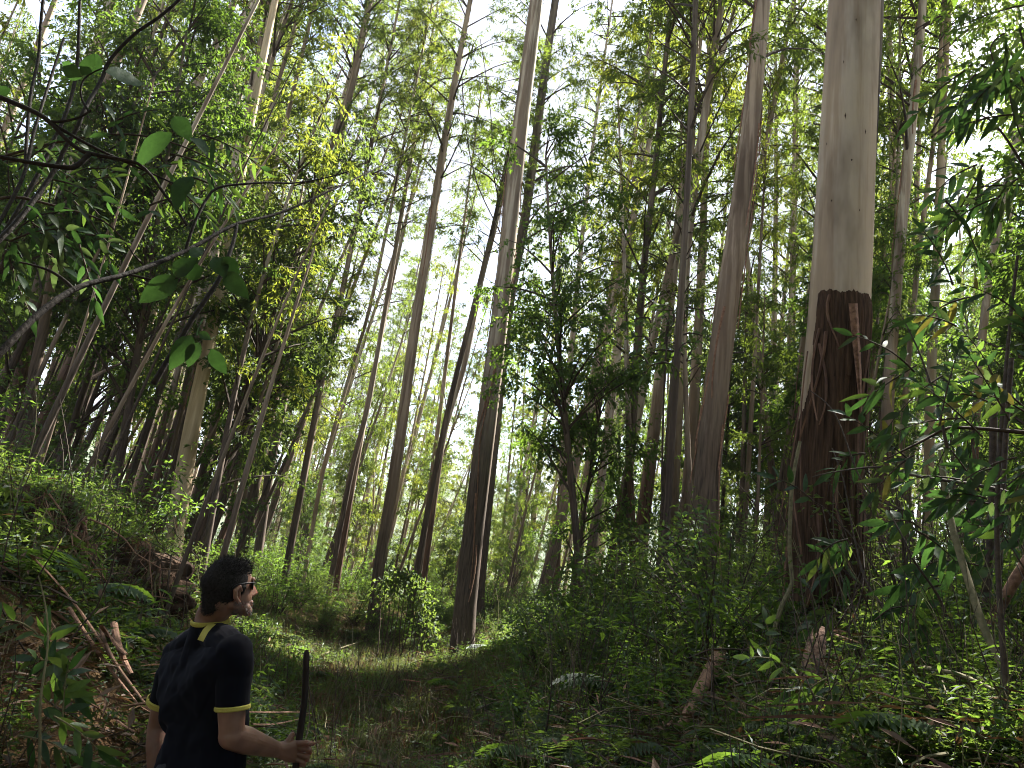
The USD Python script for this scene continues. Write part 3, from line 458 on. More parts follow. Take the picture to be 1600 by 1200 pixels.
copies('slender_tree', 'eucalyptus in the bright stand behind the clearing', ET, 'trees behind the clearing', EUC, scatter(36, (420, 860), (28, 90), r, 1.5, clear=[(585, 775, 60)]), r, 0.7, 1.0, drift=2)
copies('slender_tree', 'eucalyptus in the stand right of the middle trunk', ET, 'trees of the right stand', EUC, scatter(56, (820, 1950), (15, 60), r, 1.4, clear=[(1200, 1420, 20)]), r, drift=2)
copies('slender_tree', 'eucalyptus between the middle trunk and the broad brown trunk', ET, 'trees of the right stand', EUC, scatter(17, (850, 1070), (17, 30), r, 1.0), r, drift=2)
copies('slender_tree', 'eucalyptus between the broad brown trunk and the thick pale trunk', ET, 'trees of the right stand', EUC, scatter(9, (1190, 1290), (18, 32), r, 1.0), r, drift=2)
copies('young_tree', 'leafy young tree under the tall trees on the left', 'young tree', 'young trees on the left', SAP, scatter(30, (-250, 430), (15, 36), r, 1.0), r, 0.8, 1.15, lean=5, drift=6)
copies('young_tree', 'leafy young tree behind the far edge of the clearing', 'young tree', 'young trees behind the clearing', SAP, scatter(54, (400, 870), (23, 55), r, 0.9), r, 0.75, 1.1, lean=4, drift=4)
copies('young_tree', 'leafy young tree in the dark wood on the right', 'young tree', 'young trees on the right', SAP, scatter(40, (800, 1800), (13, 38), r, 0.9, clear=[(1220, 1400, 14), (760, 870, 19)]), r, 0.8, 1.1, lean=4, drift=3)
copies('pole_tree', 'pole-like tree with a small leafy top behind the clearing', 'thin tree', 'bare poles behind the clearing', POLE, scatter(52, (360, 860), (21, 60), r, 0.8), r, 0.8, 1.2, lean=2.5, drift=3)
copies('pole_tree', 'pole-like tree in the dark wood right of the clearing', 'thin tree', 'bare poles on the right', POLE, scatter(60, (830, 1650), (15, 50), r, 0.8, clear=[(1220, 1400, 16)]), r, 0.8, 1.2, lean=2.5, drift=2)
copies('pole_tree', 'pole-like tree among the leaning stems on the left', 'thin tree', 'bare poles on the left', POLE, scatter(28, (-200, 380), (15, 42), r, 0.8), r, 0.8, 1.2, lean=4, drift=5)
copies('understorey_tree', 'broad-leaved tree under the tall trunks right of the clearing', 'understorey tree', 'broad-leaved trees on the right', BROAD, scatter(32, (850, 1250), (14.5, 32), r, 1.2, clear=[(760, 900, 20)]), r, 0.8, 1.25, lean=4)
copies('understorey_tree', 'broad-leaved tree behind the thick pale trunk', 'understorey tree', 'broad-leaved trees at far right', BROAD, scatter(20, (1200, 1850), (10, 26), r, 1.2, clear=[(1180, 1440, 14)]), r, 0.8, 1.2, lean=4)
copies('understorey_tree', 'broad-leaved tree on the left bank among leaning stems', 'understorey tree', 'broad-leaved trees on the left bank', BROAD, scatter(18, (-300, 330), (13, 28), r, 1.2), r, 0.7, 1.1, lean=5, drift=5)
copies('understorey_tree', 'bushy tree along the far edge of the clearing', 'understorey tree', 'bushes beyond the clearing', BROAD, scatter(18, (420, 860), (26, 46), r, 1.2), r, 0.45, 0.8, lean=4)
bx, by = at(318, 930, 11.6)[:2]
refer(thing('young_tree', 'leafy young tree hiding the upper part of the pale yellowish trunk', 'young tree', (bx, by, g1(bx, by) - .05), 'young trees on the left', quat([((0, 1, 0), 6)]), .95), SAP[1])
copies('leafy_shrub', 'leafy shrub on the shaded right bank', 'shrub', 'shrubs on the right bank', SHRUB, scatter(62, (860, 1750), (7.5, 18), r, 0.55, clear=[(1180, 1400, 9.5)]), r, 0.55, 1.05)
copies('leafy_shrub', 'leafy shrub on the left bank behind the man', 'shrub', 'shrubs on the left bank', SHRUB, scatter(26, (-200, 300), (10.5, 19), r, 0.6), r, 0.5, 1.0)
copies('leafy_shrub', 'leafy shrub in the shaded thicket above the earth mounds', 'shrub', 'shrubs above the earth mounds', SHRUB, scatter(8, (-120, 260), (9.6, 14), r, 0.4), r, 0.4, 0.75)
copies('leafy_shrub', 'leafy shrub at the sunlit far edge of the clearing', 'shrub', 'shrubs round the clearing', SHRUB, scatter(44, (300, 860), (18.5, 26), r, 0.6), r, 0.6, 1.0)
# the wood goes on around and behind the camera: its crowns shade the path
r = np.random.default_rng(8)
for k in range(26):
    a = math.radians(40 + (300 - 40) * (k + .5 * r.random()) / 26); d = [6.5, 10.5, 8, 14][k % 4] * r.uniform(.9, 1.15) + (3.5 if a < 1.1 else 0); x, y = d * math.sin(a), d * math.cos(a); placed.append((x, y))
    copies('slender_tree', 'eucalyptus of the surrounding wood outside the picture', ET, 'trees around the path', EUC, [(x, y, d)], r, 0.9, 1.1)
for k in range(34):
    a = math.radians(52 + (308 - 52) * (k + .6 * r.random()) / 34); d = [3.6, 6, 9, 4.6][k % 4] * r.uniform(.9, 1.15); d = max(d, 6.5) if abs(a - PI) > 1.35 else d; x, y = d * math.sin(a), d * math.cos(a); placed.append((x, y))
    copies('understorey_tree', 'broad-leaved tree of the surrounding wood outside the picture', 'understorey tree', 'small trees around the path', BROAD, [(x, y, d)], r, 1.2, 1.7)
# ------------------------------------------------------------------ ground cover
def hit(px, py, y0=1.5, y1=60):
    "where the line of sight meets the ground"
    d = ray(px, py); d = d / d[1]; Y = np.linspace(y0, y1, 700); P = EYE + Y[:, None] * d
    under = P[:, 2] < gz(P[:, 0], P[:, 1]); k = int(np.argmax(under)) if under.any() else 350
    return P[k]
def instancer(name, label, cat, protos, pos, idx, yaw, tilt, scale, kind='stuff'):
    pi = UsdGeom.PointInstancer.Define(stage, '/World/' + name); p = pi.GetPrim(); tag(p, label, cat, None, kind)
    UsdGeom.Scope.Define(stage, f'/World/{name}/kinds'); targets = []
    for k, (m, mat, nm) in enumerate(protos): targets.append(usdkit.mesh(stage, f'/World/{name}/kinds/{nm}_{k:03d}', m, mat).GetPath())
    pi.CreatePrototypesRel().SetTargets(targets); pi.CreatePositionsAttr(Vt.Vec3fArray.FromNumpy(pos.astype(np.float32))); pi.CreateProtoIndicesAttr(Vt.IntArray.FromNumpy(idx.astype(np.int32)))
    hy, tx = yaw / 2, tilt / 2                              # q = tilt about x after yaw about z
    Q = np.stack([np.cos(tx) * np.cos(hy), np.sin(tx) * np.cos(hy), -np.sin(tx) * np.sin(hy), np.cos(tx) * np.sin(hy)], 1)
    pi.CreateOrientationsAttr(Vt.QuathArray([Gf.Quath(*map(float, q)) for q in Q])); pi.CreateScalesAttr(Vt.Vec3fArray.FromNumpy(np.repeat(scale[:, None], 3, 1).astype(np.float32)))
    return p
def herb(seed, n, R, H, ln, wd):
    r = np.random.default_rng(seed); k = max(5, n // 9); a = r.random(k) * 2 * PI; e = R * np.sqrt(r.random(k)); hh = H * (0.4 + 0.7 * r.random(k))
    s = r.integers(0, k, n); t = 0.25 + 0.75 * r.random(n)
    P = np.stack([np.cos(a[s]) * e[s] * t, np.sin(a[s]) * e[s] * t, hh[s] * t], 1) + r.normal(size=(n, 3)) * [.03, .03, .015]
    D = r.normal(size=(n, 3)) * [1, 1, .35] + [0, 0, .1]; N = np.array([0, 0, 1.0]) + 0.45 * r.normal(size=(n, 3))
    v, f = leaves(P, D, N, ln * (.5 + .8 * r.random(n)), wd * (.6 + .7 * r.random(n))); b = MB().add(v, f)
    for i in range(k):
        q = np.array([math.cos(a[i]) * e[i], math.sin(a[i]) * e[i], hh[i]]); b.add([[-.004, 0, 0], [.004, 0, 0], q], [[0, 1, 2]])
    return b.get()
def tuft(seed, n, R, H, w):
    r = np.random.default_rng(seed); a = r.random(n) * 2 * PI; P = np.stack([r.normal(size=n) * R, r.normal(size=n) * R, 0 * a - .02], 1); h = H * (.4 + .8 * r.random(n)); bend = .3 + .9 * r.random(n)
    o = np.stack([np.cos(a), np.sin(a), 0 * a], 1); s = np.stack([-np.sin(a), np.cos(a), 0 * a], 1) * w / 2
    m = P + o * (h * bend * .3)[:, None] + np.outer(h * .6, [0, 0, 1]); e = P + o * (h * bend)[:, None] + np.outer(h * (1 - .45 * bend), [0, 0, 1])
    V = np.stack([P - s, P + s, m + s * .8, m - s * .8, e], 1); b = np.arange(n)[:, None] * 5
    return V.reshape(-1, 3), np.vstack([b + [0, 1, 2], b + [0, 2, 3], b + [3, 2, 4]])
def fern(seed, fronds, Lf):
    r = np.random.default_rng(seed); P, D, N, ln = [], [], [], []
    for i in range(fronds):
        a = r.random() * 2 * PI; o = np.array([math.cos(a), math.sin(a), 0]); s = np.array([-o[1], o[0], 0]); L_ = Lf * (.6 + .6 * r.random()); t = np.linspace(.12, 1, 13)
        p = np.outer(t * L_ * .8, o) + np.outer(L_ * (.75 * t - .62 * t ** 2.2), [0, 0, 1])
        for q in (-1, 1): P.append(p); D.append(np.repeat([s * q + o * .45 + np.array([0, 0, -.15])], 13, 0)); N.append(np.repeat([[0, 0, 1.0]], 13, 0)); ln.append(.30 * L_ * np.sin(PI * (1 - .93 * t) ** .7 * .97) + .02)
    P, D, N, ln = np.vstack(P), np.vstack(D), np.vstack(N), np.concatenate(ln)
    return leaves(P, D, N, ln, ln * .28 + .004)
def stalks(seed, n, R, H):
    r = np.random.default_rng(seed); b = MB()
    for i in range(n):
        c = np.r_[r.normal(size=2) * R, -.02]; h = H * (.4 + .8 * r.random()); e = c + np.r_[r.normal(size=2) * .3 * h, h]; b.add(*tube(curve([c, (c + e) / 2 + np.r_[r.normal(size=2) * .08 * h, .06 * h], e], 6), np.linspace(.005, .002, 6) * (.6 + r.random()), 4, cap=False))
    return b.get()
def litter(seed, n, R, ln, wd, zs=.02):
    r = np.random.default_rng(seed); P = np.stack([r.normal(size=n) * R, r.normal(size=n) * R, .008 + r.random(n) * zs], 1)
    return leaves(P, r.normal(size=(n, 3)) * [1, 1, .18], np.array([0, 0, 1.0]) + .3 * r.normal(size=(n, 3)), ln * (.5 + r.random(n)), wd * (.5 + r.random(n)), droop=.05)
def sticks(seed, n, R):
    r = np.random.default_rng(seed); b = MB()
    for i in range(n):
        c = np.r_[r.normal(size=2) * R, .02 + .05 * r.random()]; a = r.random() * 2 * PI; l = .15 + .5 * r.random(); o = np.array([math.cos(a), math.sin(a), .25 * r.normal()])
        b.add(*tube(curve([c - o * l / 2, c + [0, 0, .02 * r.normal()] + r.normal(size=3) * .02, c + o * l / 2], 4), np.array([.006, .005, .004, .003]) * (.5 + r.random()), 4, cap=False))
    return b.get()
def spots(n, pxr, pyr, r, near=1.5):
    out = []
    for _ in range(n):
        px, py = r.uniform(*pxr), r.uniform(*pyr); d = ray(px, py); d = d / d[1]; Y = near * (40 / near) ** np.linspace(0, 1, 120); P = EYE + Y[:, None] * d
        u = P[:, 2] < GZF(P[:, 0], P[:, 1])
        if u.any(): p = P[np.argmax(u)]; out.append(p)
    return np.array(out)
_lx = np.linspace(-42, 42, 421); _ly = np.linspace(-8, 60, 341); _Z = gz(*np.meshgrid(_lx, _ly, indexing='ij'))
from scipy.interpolate import RegularGridInterpolator
_I = RegularGridInterpolator((_lx, _ly), _Z, bounds_error=False, fill_value=-99.0)
def GZF(x, y): return _I(np.stack([x, y], -1))
def dist_spots(n, r, az=(-48, 46), d=(1.2, 30), p=1.0):
    a = np.radians(r.uniform(*az, n)); dd = d[0] * (d[1] / d[0]) ** (r.random(n) ** p); return dd * np.sin(a), dd * np.cos(a), dd
r = np.random.default_rng(77)
BARE = np.vstack([np.array([hit(*p) for p in zip(np.linspace(a[0], b[0], 9), np.linspace(a[1], b[1], 9))]) * np.array([k, k, 1])[None] for a, b, k in [((30, 960), (238, 1198), 1), ((30, 960), (238, 1198), .93), ((60, 1060), (238, 1198), .96), ((1130, 1030), (1062, 1118), .95), ((1130, 1030), (1062, 1118), .88), ((1130, 1030), (1062, 1118), .8), ((1245, 1012), (1348, 1066), .95), ((1262, 1112), (1280, 1046), .92), ((1232, 998), (1364, 930), .95)]])
def bare(x, y, rad=.3): return cKDTree(BARE[:, :2]).query(np.stack([x, y], -1))[0] < rad
def path_mask(x, y):     # 1 on the trodden strip
    c = np.interp(y, [0, 3, 8, 12, 20], [-.2, -.35, -.6, -1.2, -3.4]); return np.exp(-((x - c) / np.interp(y, [0, 8, 20], [1.1, 1.6, 2.6])) ** 2)
xa, ya, da = dist_spots(25000, r, d=(1.3, 32), p=.62); xb, yb, db = dist_spots(6500, r, az=(-40, 30), d=(15, 34), p=1.0); x, y, d = np.r_[xa, xb], np.r_[ya, yb], np.r_[da, db]; keep = r.random(len(x)) > np.maximum(.55 * path_mask(x, y), .62 * sstep(-x / (y + .1), .22, .34) * sstep(y, 14, 9)); keep &= ~(bare(x, y) & (r.random(len(x)) < .85)); x, y, d = x[keep], y[keep], d[keep]
z = GZF(x, y); n = len(x); pm = path_mask(x, y)
hb = [(herb(1, 60, .2, .26, .06, .028), M['herb'], 'herb'), (herb(2, 70, .24, .34, .075, .026), M['herb'], 'herb'), (herb(3, 55, .2, .2, .05, .03), M['broad'], 'herb'), (herb(4, 80, .28, .42, .09, .03), M['broad'], 'herb'), (fern(5, 9, .5), M['herb'], 'fern'), (fern(6, 7, .62), M['broad'], 'fern'), (herb(7, 60, .2, .3, .065, .024), M['grass'], 'herb'), (stalks(8, 6, .2, 1.0), M['gstem'], 'stalk'), (stalks(9, 6, .25, 1.2), M['twig'], 'stalk')]
idx = r.choice(9, n, p=[.25, .19, .18, .12, .03, .02, .14, .035, .035]); sc = r.uniform(.45, 1.2, n) * (1 - .45 * pm) * np.clip(d / 6, .5, 1.1)
instancer('undergrowth', 'low green herbs and ferns covering the banks and path edges', 'undergrowth', hb, np.stack([x, y, z], 1), idx, r.uniform(0, 6.28, n), r.normal(size=n) * .15, sc)
mp = []
for (mx, my, mz, ra, rb, rc) in ((*at(165, 850, 9.6), 1.15, .8, .6), (*at(45, 805, 7.9), .75, .5, .7)):
    k = 170; a = r.uniform(0, 6.28, k); q = np.sqrt(r.random(k)); hh = np.sqrt(np.clip(1 - q ** 2, 0, 1)); mp.append(np.stack([mx + ra * q * np.cos(a), my + rb * q * np.sin(a), mz - .5 + rc * hh * .95 + .05 - .25 * (q > .8)], 1))
mp = np.vstack(mp); n = len(mp)
instancer('mound_herbs', 'small dark herbs clinging to the earth mounds on the left bank', 'undergrowth', [(herb(21, 50, .16, .2, .05, .022), M['broad'], 'herb'), (herb(22, 40, .14, .26, .055, .02), M['herb'], 'herb'), (tuft(23, 26, .05, .26, .006), M['dryleaf'], 'tuft'), (sticks(24, 8, .22), M['twig'], 'litter')], mp, r.choice(4, n, p=[.4, .3, .2, .1]), r.uniform(0, 6.28, n), r.normal(size=n) * .4, r.uniform(.5, 1.1, n))
x, y, d = dist_spots(9000, r, az=(-40, 25), d=(2.5, 26), p=.5); keep = r.random(len(x)) < .12 + .88 * path_mask(x, y); x, y, d = x[keep], y[keep], d[keep]; n = len(x)
tf = [(tuft(1, 26, .06, .22, .008), M['grass'], 'tuft'), (tuft(2, 30, .09, .3, .009), M['grass'], 'tuft'), (tuft(3, 22, .07, .16, .007), M['herb'], 'tuft'), (tuft(4, 30, .1, .34, .008), M['dryleaf'], 'tuft')]
instancer('grass', 'short thin grass on the path and the small clearing', 'grass', tf, np.stack([x, y, GZF(x, y)], 1), r.choice(4, n, p=[.36, .27, .22, .15]), r.uniform(0, 6.28, n), r.normal(size=n) * .2, r.uniform(.5, 1.2, n) * np.clip(d / 8, .5, 1.1))
x, y, d = dist_spots(4300, r, d=(1.3, 26), p=.6); n = len(x)
lt = [(litter(1, 34, .22, .10, .026), M['dryleaf'], 'litter'), (litter(2, 26, .25, .13, .03, .05), M['dryleaf'], 'litter'), (litter(3, 10, .3, .24, .022, .06), M['strip'], 'litter'), (litter(4, 10, .3, .28, .02, .08), M['stripd'], 'litter'), (sticks(5, 9, .3), M['twig'], 'litter'), (sticks(6, 7, .35), M['gstem'], 'litter')]
instancer('leaf_litter', 'dry brown leaves, bark shreds and small sticks lying on the ground', 'leaf litter', lt, np.stack([x, y, GZF(x, y)], 1), r.choice(6, n, p=[.38, .30, .05, .09, .12, .06]), r.uniform(0, 6.28, n), r.normal(size=n) * .12, r.uniform(.5, 1.2, n))

# ------------------------------------------------------------------ dead wood and bark on the ground
def ribbon(pts, w, curl=.4, n=10, thick=.006):
    "a curled strip of bark along points"
    c = curve(pts, n); t = unit(np.gradient(c, axis=0)); s = unit(np.cross(t, [0, 0, 1.0])); u = np.cross(s, t); k = 5
    a = np.linspace(-1, 1, k) * (curl * PI); rad = w / (2 * max(curl * PI, .2)); tp = (1 - .45 * np.linspace(0, 1, n) ** 3)[:, None, None]; V = []
    for o in (0, thick): V.append(c[:, None] + tp * ((rad - o) * np.sin(a)[None, :, None] * s[:, None] + ((rad - o) * np.cos(a) - rad)[None, :, None] * u[:, None]))
    V = np.concatenate([V[0].reshape(-1, 3), V[1].reshape(-1, 3)]); F = []; m = n * k
    for i in range(n - 1):
        for j in range(k - 1):
            q = [i * k + j, i * k + j + 1, (i + 1) * k + j + 1, (i + 1) * k + j]; F += [[q[0], q[1], q[2]], [q[0], q[2], q[3]], [m + q[0], m + q[2], m + q[1]], [m + q[0], m + q[3], m + q[2]]]
        for j in (0, k - 1): F += [[i * k + j, (i + 1) * k + j, m + (i + 1) * k + j], [i * k + j, m + (i + 1) * k + j, m + i * k + j]]
    return V, np.array(F)
LOST = np.array([hit(x, y) for x, y in [(1128, 1030), (1095, 1075), (1060, 1120)]])
def single(name, m, mat, label, cat, group=None, smooth=False):
    return tag(mesh(name, m, mat, None, smooth=smooth), label, cat, group)
def onground(pts, up):
    "pixels on the ground, raised by up metres"
    return [hit(px, py) + [0, 0, up if np.ndim(up) == 0 else up[k]] for k, (px, py) in enumerate(pts)]
BK = 'bark strip'
for pts, w, up, lab, mt in [
    ([(30, 940), (105, 1022), (160, 1100), (238, 1198)], .05, [.3, .3, .28, .25], 'longest straight bark strip running down the left bank towards the man', 'strip'),
    ([(96, 1000), (150, 1085), (205, 1160)], .06, .22, 'bark strip lying just below the longest one on the left bank', 'strip'),
    ([(140, 1052), (168, 1120), (222, 1196)], .045, .3, 'narrow reddish bark strip nearest the man on the left bank', 'stripd'),
    ([(120, 1150), (170, 1180), (200, 1200)], .05, .2, 'short pale strip at the very bottom of the left bank', 'strip'),
    ([(160, 1050), (170, 1100), (186, 1140)], .09, .34, 'wide curled bark flake standing up on the left bank', 'strip'),
    ([(138, 1066), (158, 1090), (176, 1112)], .08, .36, 'small curled orange flake beside the wide curled one', 'strip'),
    ([(60, 1030), (140, 1150), (180, 1198)], .03, .25, 'thin dark strip at the left of the strips on the bank', 'stripd'),
    ([(372, 1192), (420, 1188), (470, 1180)], .05, .35, 'brown bark strip on the ground under the hand of the man', 'strip'),
    ([(380, 1202), (430, 1194), (455, 1186)], .04, .3, 'second bark strip under the hand, slightly lower', 'strip'),
    ([(1240, 1012), (1290, 1036), (1348, 1066)], .05, .25, 'long bark strip sloping down in front of the thick pale trunk', 'strip'),
    ([(1232, 998), (1300, 955), (1352, 918)], .035, [.25, .45, .6], 'upper thin strip leaning against the foot of the thick trunk', 'strip'),
    ([(1248, 1000), (1310, 962), (1364, 912)], .05, [.2, .4, .6], 'second strip leaning against the foot of the thick trunk', 'strip'),
    ([(1300, 985), (1340, 950), (1376, 916)], .11, [.15, .3, .5], 'broad dark slab of bark leaning beside the thick trunk', 'stripd'),
    ([(1332, 900), (1336, 950), (1340, 995)], .03, [.6, .4, .2], 'upright bark splinter in front of the thick trunk', 'strip'),
    ([(1040, 1185), (1078, 1135), (1100, 1108)], .04, .2, 'pale splinter lying below the sunlit bark roll', 'strip'),
    ([(1360, 1140), (1390, 1165), (1420, 1196)], .04, .15, 'whitish bark scrap at the bottom right among dead leaves', 'strip'),
    ([(1130, 1150), (1160, 1165), (1190, 1185)], .035, .18, 'pale bark scrap low in the middle of the right bank', 'strip')]:
    P = onground(pts, np.array(up) * .95); single('bark_strip', ribbon(P, w * .72), M[mt], lab, BK)
P = [hit(1124, 1040) * [.9, .9, 1] + [0, 0, .2], hit(1098, 1085) * [.9, .9, 1] + [0, 0, .16], hit(1062, 1140) * [.9, .9, 1] + [0, 0, .1]]
single('bark_roll', ribbon(P, .30, curl=.8, n=14, thick=.012), M['strip'], 'sunlit orange roll of fallen bark lying on the right bank', 'bark roll', smooth=True)
P = [hit(1262, 1112) + [0, 0, .05], hit(1270, 1080) + [0, 0, .2], hit(1280, 1046) + [0, 0, .3]]
single('bark_slab', ribbon(P, .15, curl=.16, n=10, thick=.03), M['rotten'], 'flaky pinkish slab of rotten wood standing on the right bank', 'rotten wood', smooth=True)
for pts, w, up, lab, mt in [
    ([(915, 1178), (990, 1120), (1055, 1076)], .014, .18, 'long thin fallen stick crossing the lower right bank', 'gstem'),
    ([(968, 1088), (1000, 1112), (1018, 1120)], .012, .3, 'short stick crossing the long thin fallen stick', 'twig'),
    ([(900, 905), (945, 962), (982, 1010), (1016, 1060)], .008, [1.0, .75, .45, .1], 'thin dead stem arching down in the dark wood right of centre', 'gstem'),
    ([(990, 865), (1010, 925), (1024, 985), (1036, 1042)], .008, [1.2, .8, .45, .1], 'thin dead stem hanging beside the arching one', 'gstem'),
    ([(640, 1066), (690, 1074), (735, 1072)], .022, .12, 'dark fallen branch lying at the sunlit end of the clearing', 'twig'),
    ([(470, 1050), (520, 1030), (565, 1012)], .014, .15, 'pale dead stick on the grass behind the walking stick', 'gstem'),
    ([(880, 1190), (930, 1130), (960, 1100)], .016, .15, 'grey fallen branch at the foot of the right bank', 'twig'),
    ([(1440, 1130), (1490, 1150), (1560, 1190)], .012, .25, 'thin dead twig at the bottom right corner', 'gstem')]:
    P = onground(pts, up); n = 14; single('fallen_stick', tube(curve(P, n), np.linspace(w, w * .5, n), 7, ripple=.2, seed=3), M[mt], lab, 'stick', smooth=True)

# ------------------------------------------------------------------ earth bank with roots on the left
c0 = at(165, 850, 9.6); ico = trimesh.creation.icosphere(5); v = ico.vertices * [1.15, .8, .6]; v = v * (1 + .95 * (meshkit.fbm(ico.vertices * 1.6 + 4, 4, 3) - .5))[:, None]
e = thing('earth_mound', 'dark overhanging earth mound laced with roots on the left bank', 'earth mound', c0 - [0, 0, .55])
mesh('soil', trimesh.Trimesh(v, ico.faces, process=False), M['earth'], e, smooth=True)
rr = np.random.default_rng(3)
for k in range(60):
    a = rr.uniform(-2.6, -.4); p0 = np.array([math.cos(a) * 1.05, math.sin(a) * .8, rr.uniform(.0, .75)]); l = rr.uniform(.3, 1.0)
    p = p0 + np.outer(np.linspace(0, 1, 6), [rr.normal() * .2, -.12 - .2 * rr.random(), -l]) + rr.normal(size=(6, 3)) * .03
    mesh('root', tube(p, np.linspace(.011, .003, 6) * rr.uniform(.5, 1.5), 5), M[['gstem', 'twig', 'strip'][k % 3]], e)
c1 = at(45, 805, 7.9); v = ico.vertices * [.75, .5, .7]; v = v * (1 + 1.0 * (meshkit.fbm(ico.vertices * 1.8 + 9, 4, 6) - .5))[:, None]
e = thing('earth_mound', 'brown tangle of dry roots on the bank at the left edge', 'earth mound', c1 - [0, 0, .5]); mesh('soil', trimesh.Trimesh(v, ico.faces, process=False), M['earth'], e, smooth=True)
for k in range(80):
    a = rr.uniform(-2.8, -.2); p0 = np.array([math.cos(a) * .75, math.sin(a) * .55, rr.uniform(-.1, .8)]); l = rr.uniform(.3, .9)
    p = p0 + np.outer(np.linspace(0, 1, 6), [rr.normal() * .45, -.15 * rr.random(), -l]) + rr.normal(size=(6, 3)) * .035
    mesh('root', tube(p, np.linspace(.010, .003, 6) * rr.uniform(.4, 1.4), 5), M[['gstem', 'strip', 'strip'][k % 3]], e)

# ------------------------------------------------------------------ near branches with leaves one can tell apart
def leafy(name, label, cat, stems, blades, mat_stem, root_k=0, group=None):
    "stems: [(pixels with Y, start width px, end width px)]; blades: [(base px, py, tip px, py, Y, width px, material, face)]"
    base = at(*stems[0][0][root_k]); o = thing(name, label, cat, base, group)
    for pts, w0, w1 in stems:
        P = np.array([at(*p) for p in pts]); n = 4 + 4 * len(pts); c = curve(P, n); k = float((P.mean(0) - EYE) @ cF) / FPX / 2
        mesh('stem', tube(c - base, np.linspace(w0 * k, max(w1 * k, .0012), n), 7, ripple=.15, seed=2), M[mat_stem], o, smooth=True)
    rl = np.random.default_rng(len(stems) * 7 + len(blades))
    for bx, by, tx_, ty, Y, wpx, mt, face in blades:
        p, q = at(bx, by, Y), at(tx_, ty, Y + rl.normal() * .05); d = q - p; l = np.linalg.norm(d); k = float((p - EYE) @ cF) / FPX
        N = -cF * face + np.array([0, 0, 1.0]) * (1 - abs(face)) + rl.normal(size=3) * .22
        mesh('leaf', leaf_blade(p - base, d, N, l * 1.03, wpx * k, droop=.10 + .32 * rl.random(), fold=.04 + .16 * rl.random(), wave=.03), M[mt], o, smooth=True)
    return o
leafy('overhanging_branch', 'dark bare branch with large dark leaves crossing the upper left corner', 'branch',
    [([(-60, 135, 2.3), (60, 178, 2.3), (140, 240, 2.32), (205, 252, 2.34), (262, 310, 2.36), (292, 352, 2.36)], 9, 4),
     ([(70, 185, 2.3), (150, 232, 2.33), (230, 268, 2.36), (300, 300, 2.4)], 6, 2), ([(140, 240, 2.32), (110, 262, 2.3), (0, 245, 2.25)], 9, 6),
     ([(140, 175, 2.3), (128, 130, 2.3), (165, 105, 2.3)], 4, 2), ([(75, 190, 2.3), (120, 185, 2.3), (142, 172, 2.3)], 5, 3)],
    [(160, 112, 118, 78, 2.3, 34, 'near', .85), (128, 122, 90, 98, 2.3, 26, 'near', .7), (165, 112, 228, 128, 2.3, 32, 'near', .8), (128, 118, 146, 84, 2.28, 20, 'near', .6), (10, 135, -20, 150, 2.3, 30, 'near', .8),
     (268, 208, 208, 246, 2.36, 34, 'near', .8), (272, 182, 296, 212, 2.36, 30, 'near', .7), (296, 215, 328, 236, 2.38, 30, 'near', .7), (198, 214, 186, 236, 2.36, 20, 'near', .6), (298, 276, 268, 308, 2.36, 34, 'near', .8), (236, 330, 210, 338, 2.36, 12, 'near', .5), (232, 330, 256, 338, 2.36, 12, 'near', .5), (160, 160, 182, 186, 2.33, 18, 'near', .4), (40, 320, 70, 335, 2.3, 20, 'near', .5)], 'darktwig')
leafy('overhanging_branch', 'long thin branch sweeping up from the left edge with hanging dark leaves', 'branch',
    [([(-60, 600, 2.2), (0, 552, 2.25), (60, 490, 2.35), (115, 452, 2.45), (200, 428, 2.6), (290, 392, 2.8), (370, 350, 3.0), (430, 335, 3.2), (520, 296, 3.5), (590, 262, 3.8), (640, 238, 4.0)], 9, 1.5),
     ([(290, 392, 2.8), (330, 300, 2.85), (400, 286, 2.95), (470, 285, 3.1), (545, 268, 3.2)], 5, 2), ([(115, 452, 2.45), (70, 420, 2.45), (30, 410, 2.45)], 6, 3), ([(370, 350, 3.0), (350, 420, 2.9), (300, 500, 2.85), (240, 600, 2.8)], 6, 9), ([(200, 428, 2.6), (262, 440, 2.6), (300, 405, 2.6)], 4, 2)],
    [(278, 434, 218, 466, 2.6, 36, 'near', .9), (272, 432, 300, 402, 2.6, 30, 'near', .8), (318, 420, 280, 428, 2.62, 30, 'near', .8), (335, 402, 352, 428, 2.64, 30, 'near', .8), (352, 425, 382, 462, 2.66, 30, 'near', .75), (348, 402, 372, 428, 2.64, 24, 'near', .7), (300, 525, 268, 572, 2.7, 32, 'near', .8), (312, 535, 292, 572, 2.7, 26, 'near', .75), (330, 545, 350, 586, 2.7, 24, 'near', .8), (310, 520, 330, 530, 2.7, 14, 'near', .5), (318, 500, 300, 520, 2.7, 22, 'near', .6), (298, 402, 316, 385, 2.62, 20, 'near', .6)], 'darktwig')
leafy('overhanging_branch', 'slanting dark stem crossing from the top edge at far left', 'branch',
    [([(290, -10, 3.4), (255, 22, 3.4), (205, 58, 3.4), (165, 108, 3.4), (125, 190, 3.3), (98, 240, 3.3), (40, 330, 3.2), (-30, 400, 3.1)], 5, 8), ([(100, 60, 3.6), (80, 120, 3.5), (55, 200, 3.4), (30, 290, 3.3), (-20, 380, 3.2)], 4, 6), ([(70, -20, 3.6), (62, 70, 3.6), (48, 150, 3.5), (40, 260, 3.4)], 5, 5), ([(125, -10, 3.9), (122, 80, 3.9), (98, 190, 3.8), (50, 290, 3.7), (-10, 390, 3.6)], 5, 7)], [], 'darktwig')
rl = np.random.default_rng(31)
